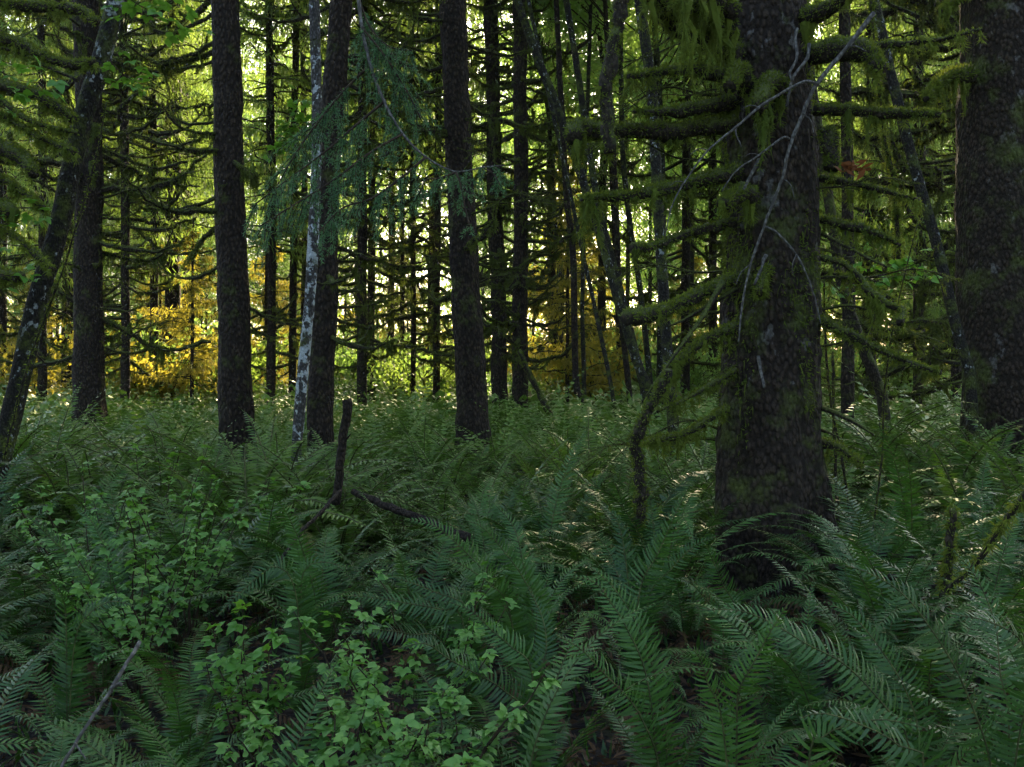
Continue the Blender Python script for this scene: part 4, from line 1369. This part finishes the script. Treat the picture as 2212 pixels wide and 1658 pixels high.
stick('dead_branch', 'bare grey dead branch caught slantwise across the great spruce', 'branch',
      [([(1888, 28), (1840, 90), (1790, 150), (1762, 185), (1735, 245), (1705, 320), (1690, 385), (1665, 450), (1650, 490), (1622, 570), (1605, 650), (1595, 740)], 6.05, 6.1, .015, .005),
       ([(1765, 182), (1740, 176), (1700, 195), (1640, 232), (1590, 275), (1530, 325), (1478, 395), (1450, 450), (1437, 510)], 6.05, 5.7, .010, .003),
       ([(1705, 300), (1690, 298), (1640, 335), (1590, 370), (1558, 415)], 6.05, 5.9, .007, .003),
       ([(1653, 490), (1680, 505), (1720, 550), (1745, 600), (1762, 650), (1773, 700)], 6.1, 6.0, .008, .003),
       ([(1590, 275), (1590, 290), (1602, 318)], 5.95, 5.9, .006, .003), ([(1640, 232), (1620, 228), (1600, 238)], 5.95, 5.9, .004, .002), ([(1830, 102), (1850, 100), (1872, 112)], 6.05, 6.0, .005, .002),
       ([(1735, 245), (1752, 262), (1758, 290)], 6.05, 6.0, .004, .002), ([(1622, 570), (1600, 590), (1590, 615)], 6.1, 6.0, .004, .002), ([(1530, 325), (1510, 322), (1490, 335)], 5.85, 5.8, .004, .002), ([(1478, 395), (1462, 392), (1446, 402)], 5.8, 5.7, .003, .0015),
       ([(1690, 385), (1708, 400), (1716, 428)], 6.1, 6.0, .004, .002), ([(1720, 550), (1712, 572), (1714, 596)], 6.05, 6., .003, .0015), ([(1640, 335), (1622, 332), (1606, 340)], 6.0, 5.9, .003, .0015)], 'deadwood')
stick('snag_post', 'snapped dark dead post standing in the ferns', 'snag', [([(726, 1090), (738, 970), (751, 862)], 6.9, 6.9, .030, .033), ([(739, 960), (752, 945), (758, 938)], 6.88, 6.85, .010, .004)], 'darkwood')
stick('dead_stick', 'thin dead stick sloping down from the snapped post', 'stick', [([(735, 1062), (690, 1110), (650, 1150), (600, 1215)], 6.6, 5.4, .014, .009)], 'darkwood')
stick('fallen_log', 'dark broken log end jutting out over the hollow', 'log', [([(762, 1062), (830, 1092), (900, 1118), (1010, 1165)], 6.4, 6.0, .022, .032)], 'darkwood')
stick('fallen_stick', 'pale grey stick leaning at the bottom corner', 'stick', [([(120, 1680), (180, 1580), (240, 1490), (270, 1440), (302, 1388)], 2.5, 2.75, .0045, .0055), ([(162, 1605), (175, 1625), (185, 1640)], 2.52, 2.5, .003, .002), ([(240, 1488), (258, 1478), (262, 1482)], 2.6, 2.6, .005, .004)], 'deadwood')
stick('hanging_stem', 'crooked mossy stem hanging down before the moss-capped branch', 'branch', [([(1350, -60), (1345, 0), (1325, 100), (1308, 190), (1312, 250), (1316, 330)], 5.9, 5.9, .040, .045)], 'branch', 300, .06)
stick('mossy_prop', 'short mossy prop leaning out of the ferns by the black trunk', 'snag', [([(1190, 900), (1165, 852), (1140, 800), (1122, 760)], 17.5, 17.5, .055, .045)], 'branch', 300, .06)
stick('mossy_snag', 'bent mossy snag standing beside the great spruce', 'snag', [([(1370, 1150), (1385, 1060), (1378, 990), (1372, 955), (1395, 900), (1425, 850), (1445, 800)], 6.0, 5.9, .042, .028)], 'branch', 900, .05)
stick('mossy_stick', 'thin dark stem with yellow moss slanting in from the edge', 'stick', [([(2045, 1275), (2100, 1225), (2150, 1160), (2225, 1050)], 4.6, 4.4, .010, .014)], 'branch', 250, .02)
stick('mossy_stump', 'short upright stub tipped with yellow moss', 'stump', [([(2040, 1290), (2048, 1230), (2055, 1160), (2060, 1100)], 4.8, 4.8, .022, .018)], 'branch', 700, .03)
stick('fallen_pole', 'fallen pole lying behind the stub with yellow moss', 'log', [([(1860, 1190), (1950, 1205), (2030, 1210), (2110, 1235)], 5.8, 5.6, .016, .012)], 'darkwood')
stick('fallen_pole', 'lower fallen pole lying between the great spruce and the mossy stub', 'log', [([(1790, 1225), (1900, 1240), (1980, 1262), (2040, 1270)], 5.4, 5.2, .02, .016)], 'darkwood')
for lab, pts, D, r0 in [
    ('upright dark whip growing close behind the great spruce', [(1846, 1180), (1820, 1000), (1795, 870), (1783, 740), (1780, 600)], 7.4, .012),
    ('dark sapling stem clear of the great spruce', [(1878, 1200), (1891, 1105), (1905, 985), (1911, 850), (1930, 700), (1985, 470)], 7.0, .008),
    ('second dark whip nearest the great spruce', [(1812, 1190), (1805, 1000), (1800, 880), (1800, 760)], 7.6, .016),
    ('hanging moss-wrapped stem beside the withered leaves', [(1941, 560), (1935, 440), (1926, 367), (1905, 260), (1880, 0)], 7.4, .014),
]:
    stick('sapling', lab, 'sapling', [(pts, D, D, r0, r0 * .6)], 'branch', 120 if 'moss' not in lab else 700, .05 if 'moss' not in lab else .12)

# withered leaves caught on a branch
wl = MB()
c = at(1848, 362, 6.3)
n = 26
d = nrm(rng.normal(size=(n, 3)) * np.array([1, 1, .35]))
kites(wl, c + rng.normal(size=(n, 3)) * np.array([.06, .05, .015]), d, rng.uniform(.05, .11, n), rng.uniform(.02, .045, n), rng, 0, mid=.5)
tag(obj('withered_leaves', wl.mesh('withered_leaves', M['orange_leaf'], False, c), None, c), 'clump of withered orange leaves caught on a branch', 'leaves')


# ------------------------------------------------------------------ living spruce bough and leafy twigs in the upper picture
def bough(label, lines, seed):
    g = np.random.RandomState(seed)
    p0 = at(*lines[0][0][0], lines[0][1])
    root = thing('spruce_bough', label, 'bough', p0)
    for pts, D0, D1, r0, nsub, sublen, dn in [(a_, b_, c_, d_, int(e_ * .7), f_, g_) for a_, b_, c_, d_, e_, f_, g_ in lines]:
        k = np.linspace(0, 1, len(pts))
        C = resample(np.array([at(x, y, D0 + (D1 - D0) * t) for (x, y), t in zip(pts, k)]), 24)
        mb = MB()
        tube(mb, C, np.linspace(r0, .003, 24), 6)
        br = obj('branch', mb.mesh('branch', M['deadwood'] if r0 > .008 else M['stem'], True, p0), root)
        nd = MB()
        T, A, B = frames(C)
        for q in range(nsub):
            u = g.uniform(.15, 1.)
            i = int(u * 23)
            o = C[i]
            l = sublen * g.uniform(.5, 1.2) * (1.1 - .5 * u)
            d = nrm(T[i] * g.uniform(.2, .9) + A[i] * g.normal() * .7 + np.array([0, 0, -1.]) * dn * g.uniform(.5, 1.3))
            m = 9
            tt = np.linspace(0, 1, m)[:, None]
            S = o + d * l * tt + np.array([0, 0, -1.]) * l * .35 * dn * tt ** 2
            tube(nd, S, np.linspace(.003, .0015, m), 3, 1, cap=False)
            cnt = int(l * 520)
            uu = g.rand(cnt)
            Pn = np.stack([np.interp(uu, tt[:, 0], S[:, k2]) for k2 in range(3)], 1)
            kites(nd, Pn, nrm(d * .8 + g.normal(size=(cnt, 3)) * .6), .024 * g.uniform(.7, 1.2, cnt), .0045, g, 0, np.clip(g.rand() * .6 + g.rand(cnt) * .4, 0, 1))
        obj('needles', nd.mesh('needles', [M['needle'], M['stem']], False, p0), br)
    return root


bough('drooping green spruce bough hanging across the pale alder and the middle trunk', [
    ([(770, -40), (782, 60), (800, 140), (830, 220), (870, 290), (920, 340), (985, 372), (1040, 362), (1090, 358)], 5.6, 5.0, .013, 60, .26, .8),
    ([(985, 372), (995, 400), (1005, 450), (1015, 490)], 5.1, 4.9, .005, 14, .10, .3),
    ([(870, 290), (800, 330), (720, 390), (640, 440), (560, 490)], 5.3, 4.8, .008, 60, .26, .9),
    ([(830, 220), (770, 270), (700, 330), (620, 390), (540, 450)], 5.4, 5.0, .008, 60, .26, .9),
    ([(800, 140), (740, 200), (690, 260), (640, 330), (600, 400)], 5.5, 5.2, .008, 55, .28, .9),
    ([(782, 60), (830, 120), (880, 200), (910, 260)], 5.5, 5.3, .007, 40, .28, 1.1),
    ([(775, 0), (800, 60), (840, 100), (890, 110)], 5.6, 5.4, .007, 40, .30, 1.2),
    ([(920, 340), (860, 390), (800, 430), (740, 450), (690, 500)], 5.1, 4.7, .007, 50, .24, .9),
    ([(985, 372), (950, 385), (920, 390), (905, 420)], 5.0, 4.8, .005, 22, .14, .7),
    ([(1040, 362), (1065, 375), (1080, 400)], 5.0, 4.9, .004, 14, .10, .6),
], 2001)


def leafy_twig(label, pts, D, nl, seed, leaves=LEAFB, size=1.0, name='leafy_twig'):
    g = np.random.RandomState(seed)
    C = resample(np.array([at(x, y, D) for x, y in pts]), 12)
    root = thing(name, label, 'twig', C[0])
    mb = MB()
    tube(mb, C, np.linspace(.005, .002, 12), 5)
    st = obj('stem', mb.mesh('stem', M['stem'], True, C[0]), root)
    for i in range(nl):
        u = g.uniform(.15, 1.) * 11
        p = np.array([np.interp(u, np.arange(12), C[:, k]) for k in range(3)]) - C[0] + g.normal(size=3) * .06 * size
        obj('leaf', leaves[g.randint(len(leaves))], st, p, (g.normal() * .4, g.normal() * .4, g.rand() * 6.28), size * g.uniform(.7, 1.2))


for lab, pts, D, nl, s in [
    ('bright green leaves at the top edge beside the leaning alder', [(250, -30), (290, 5), (340, 30), (395, 40)], 7.2, 34, 1.2),
    ('small bright leaf spray touching the leaning alder', [(235, 130), (265, 160), (295, 178), (325, 185)], 7.3, 18, 1.0),
    ('bright leaves hanging at the edge among mossy boughs', [(-30, 140), (10, 160), (45, 175), (90, 180)], 6.4, 16, 1.1),
    ('few bright leaves lower among the mossy boughs', [(-20, 220), (15, 235), (45, 228)], 6.4, 9, .9),
    ('green leaf spray low on the edge by the leaning alder', [(-10, 480), (25, 485), (60, 470), (80, 462)], 6.6, 10, .9),
    ('lone leaf spray below the lowest mossy bough', [(-10, 600), (20, 595), (45, 600)], 6.6, 7, .9),
    ('bright maple-like leaf fan behind the right-hand branches of the great spruce', [(1850, 600), (1900, 605), (1945, 590), (1990, 575)], 8.4, 50, 1.1),
    ('small bright leaf fan close to the great spruce', [(1795, 620), (1815, 640), (1830, 650)], 8.2, 12, 1.0),
    ('yellow-green leaf cluster hanging between the dark trunk and the pale alder', [(650, 200), (640, 240), (625, 280), (600, 330)], 13., 60, 1.3),
]:
    leafy_twig(lab, pts, D, nl, int(abs(pts[0][0]) * 7 + nl), LEAFB, s)

# ------------------------------------------------------------------ the damp air of the wood
USE_HAZE = True
if USE_HAZE:
    mb = MB()
    x0, x1, y0, y1, z0, z1 = -130, 130, -12, 140, -1.5, 45
    V = [(x, y, z) for z in (z0, z1) for y in (y0, y1) for x in (x0, x1)]
    mb.add(np.array(V, float), np.array([[0, 2, 3, 1], [4, 5, 7, 6], [0, 1, 5, 4], [2, 6, 7, 3], [0, 4, 6, 2], [1, 3, 7, 5]]))
    m, n, out = mat_new('haze')
    pv = N(n, 'ShaderNodeVolumePrincipled')
    pv.inputs['Color'].default_value = (.95, .95, .92, 1)
    pv.inputs['Density'].default_value = .0003
    pv.inputs['Anisotropy'].default_value = .6
    n.links.new(pv.outputs[0], out.inputs['Volume'])
    tag(obj('haze', mb.mesh('haze', m)), 'thin damp haze between the trees', 'haze', kind='stuff')
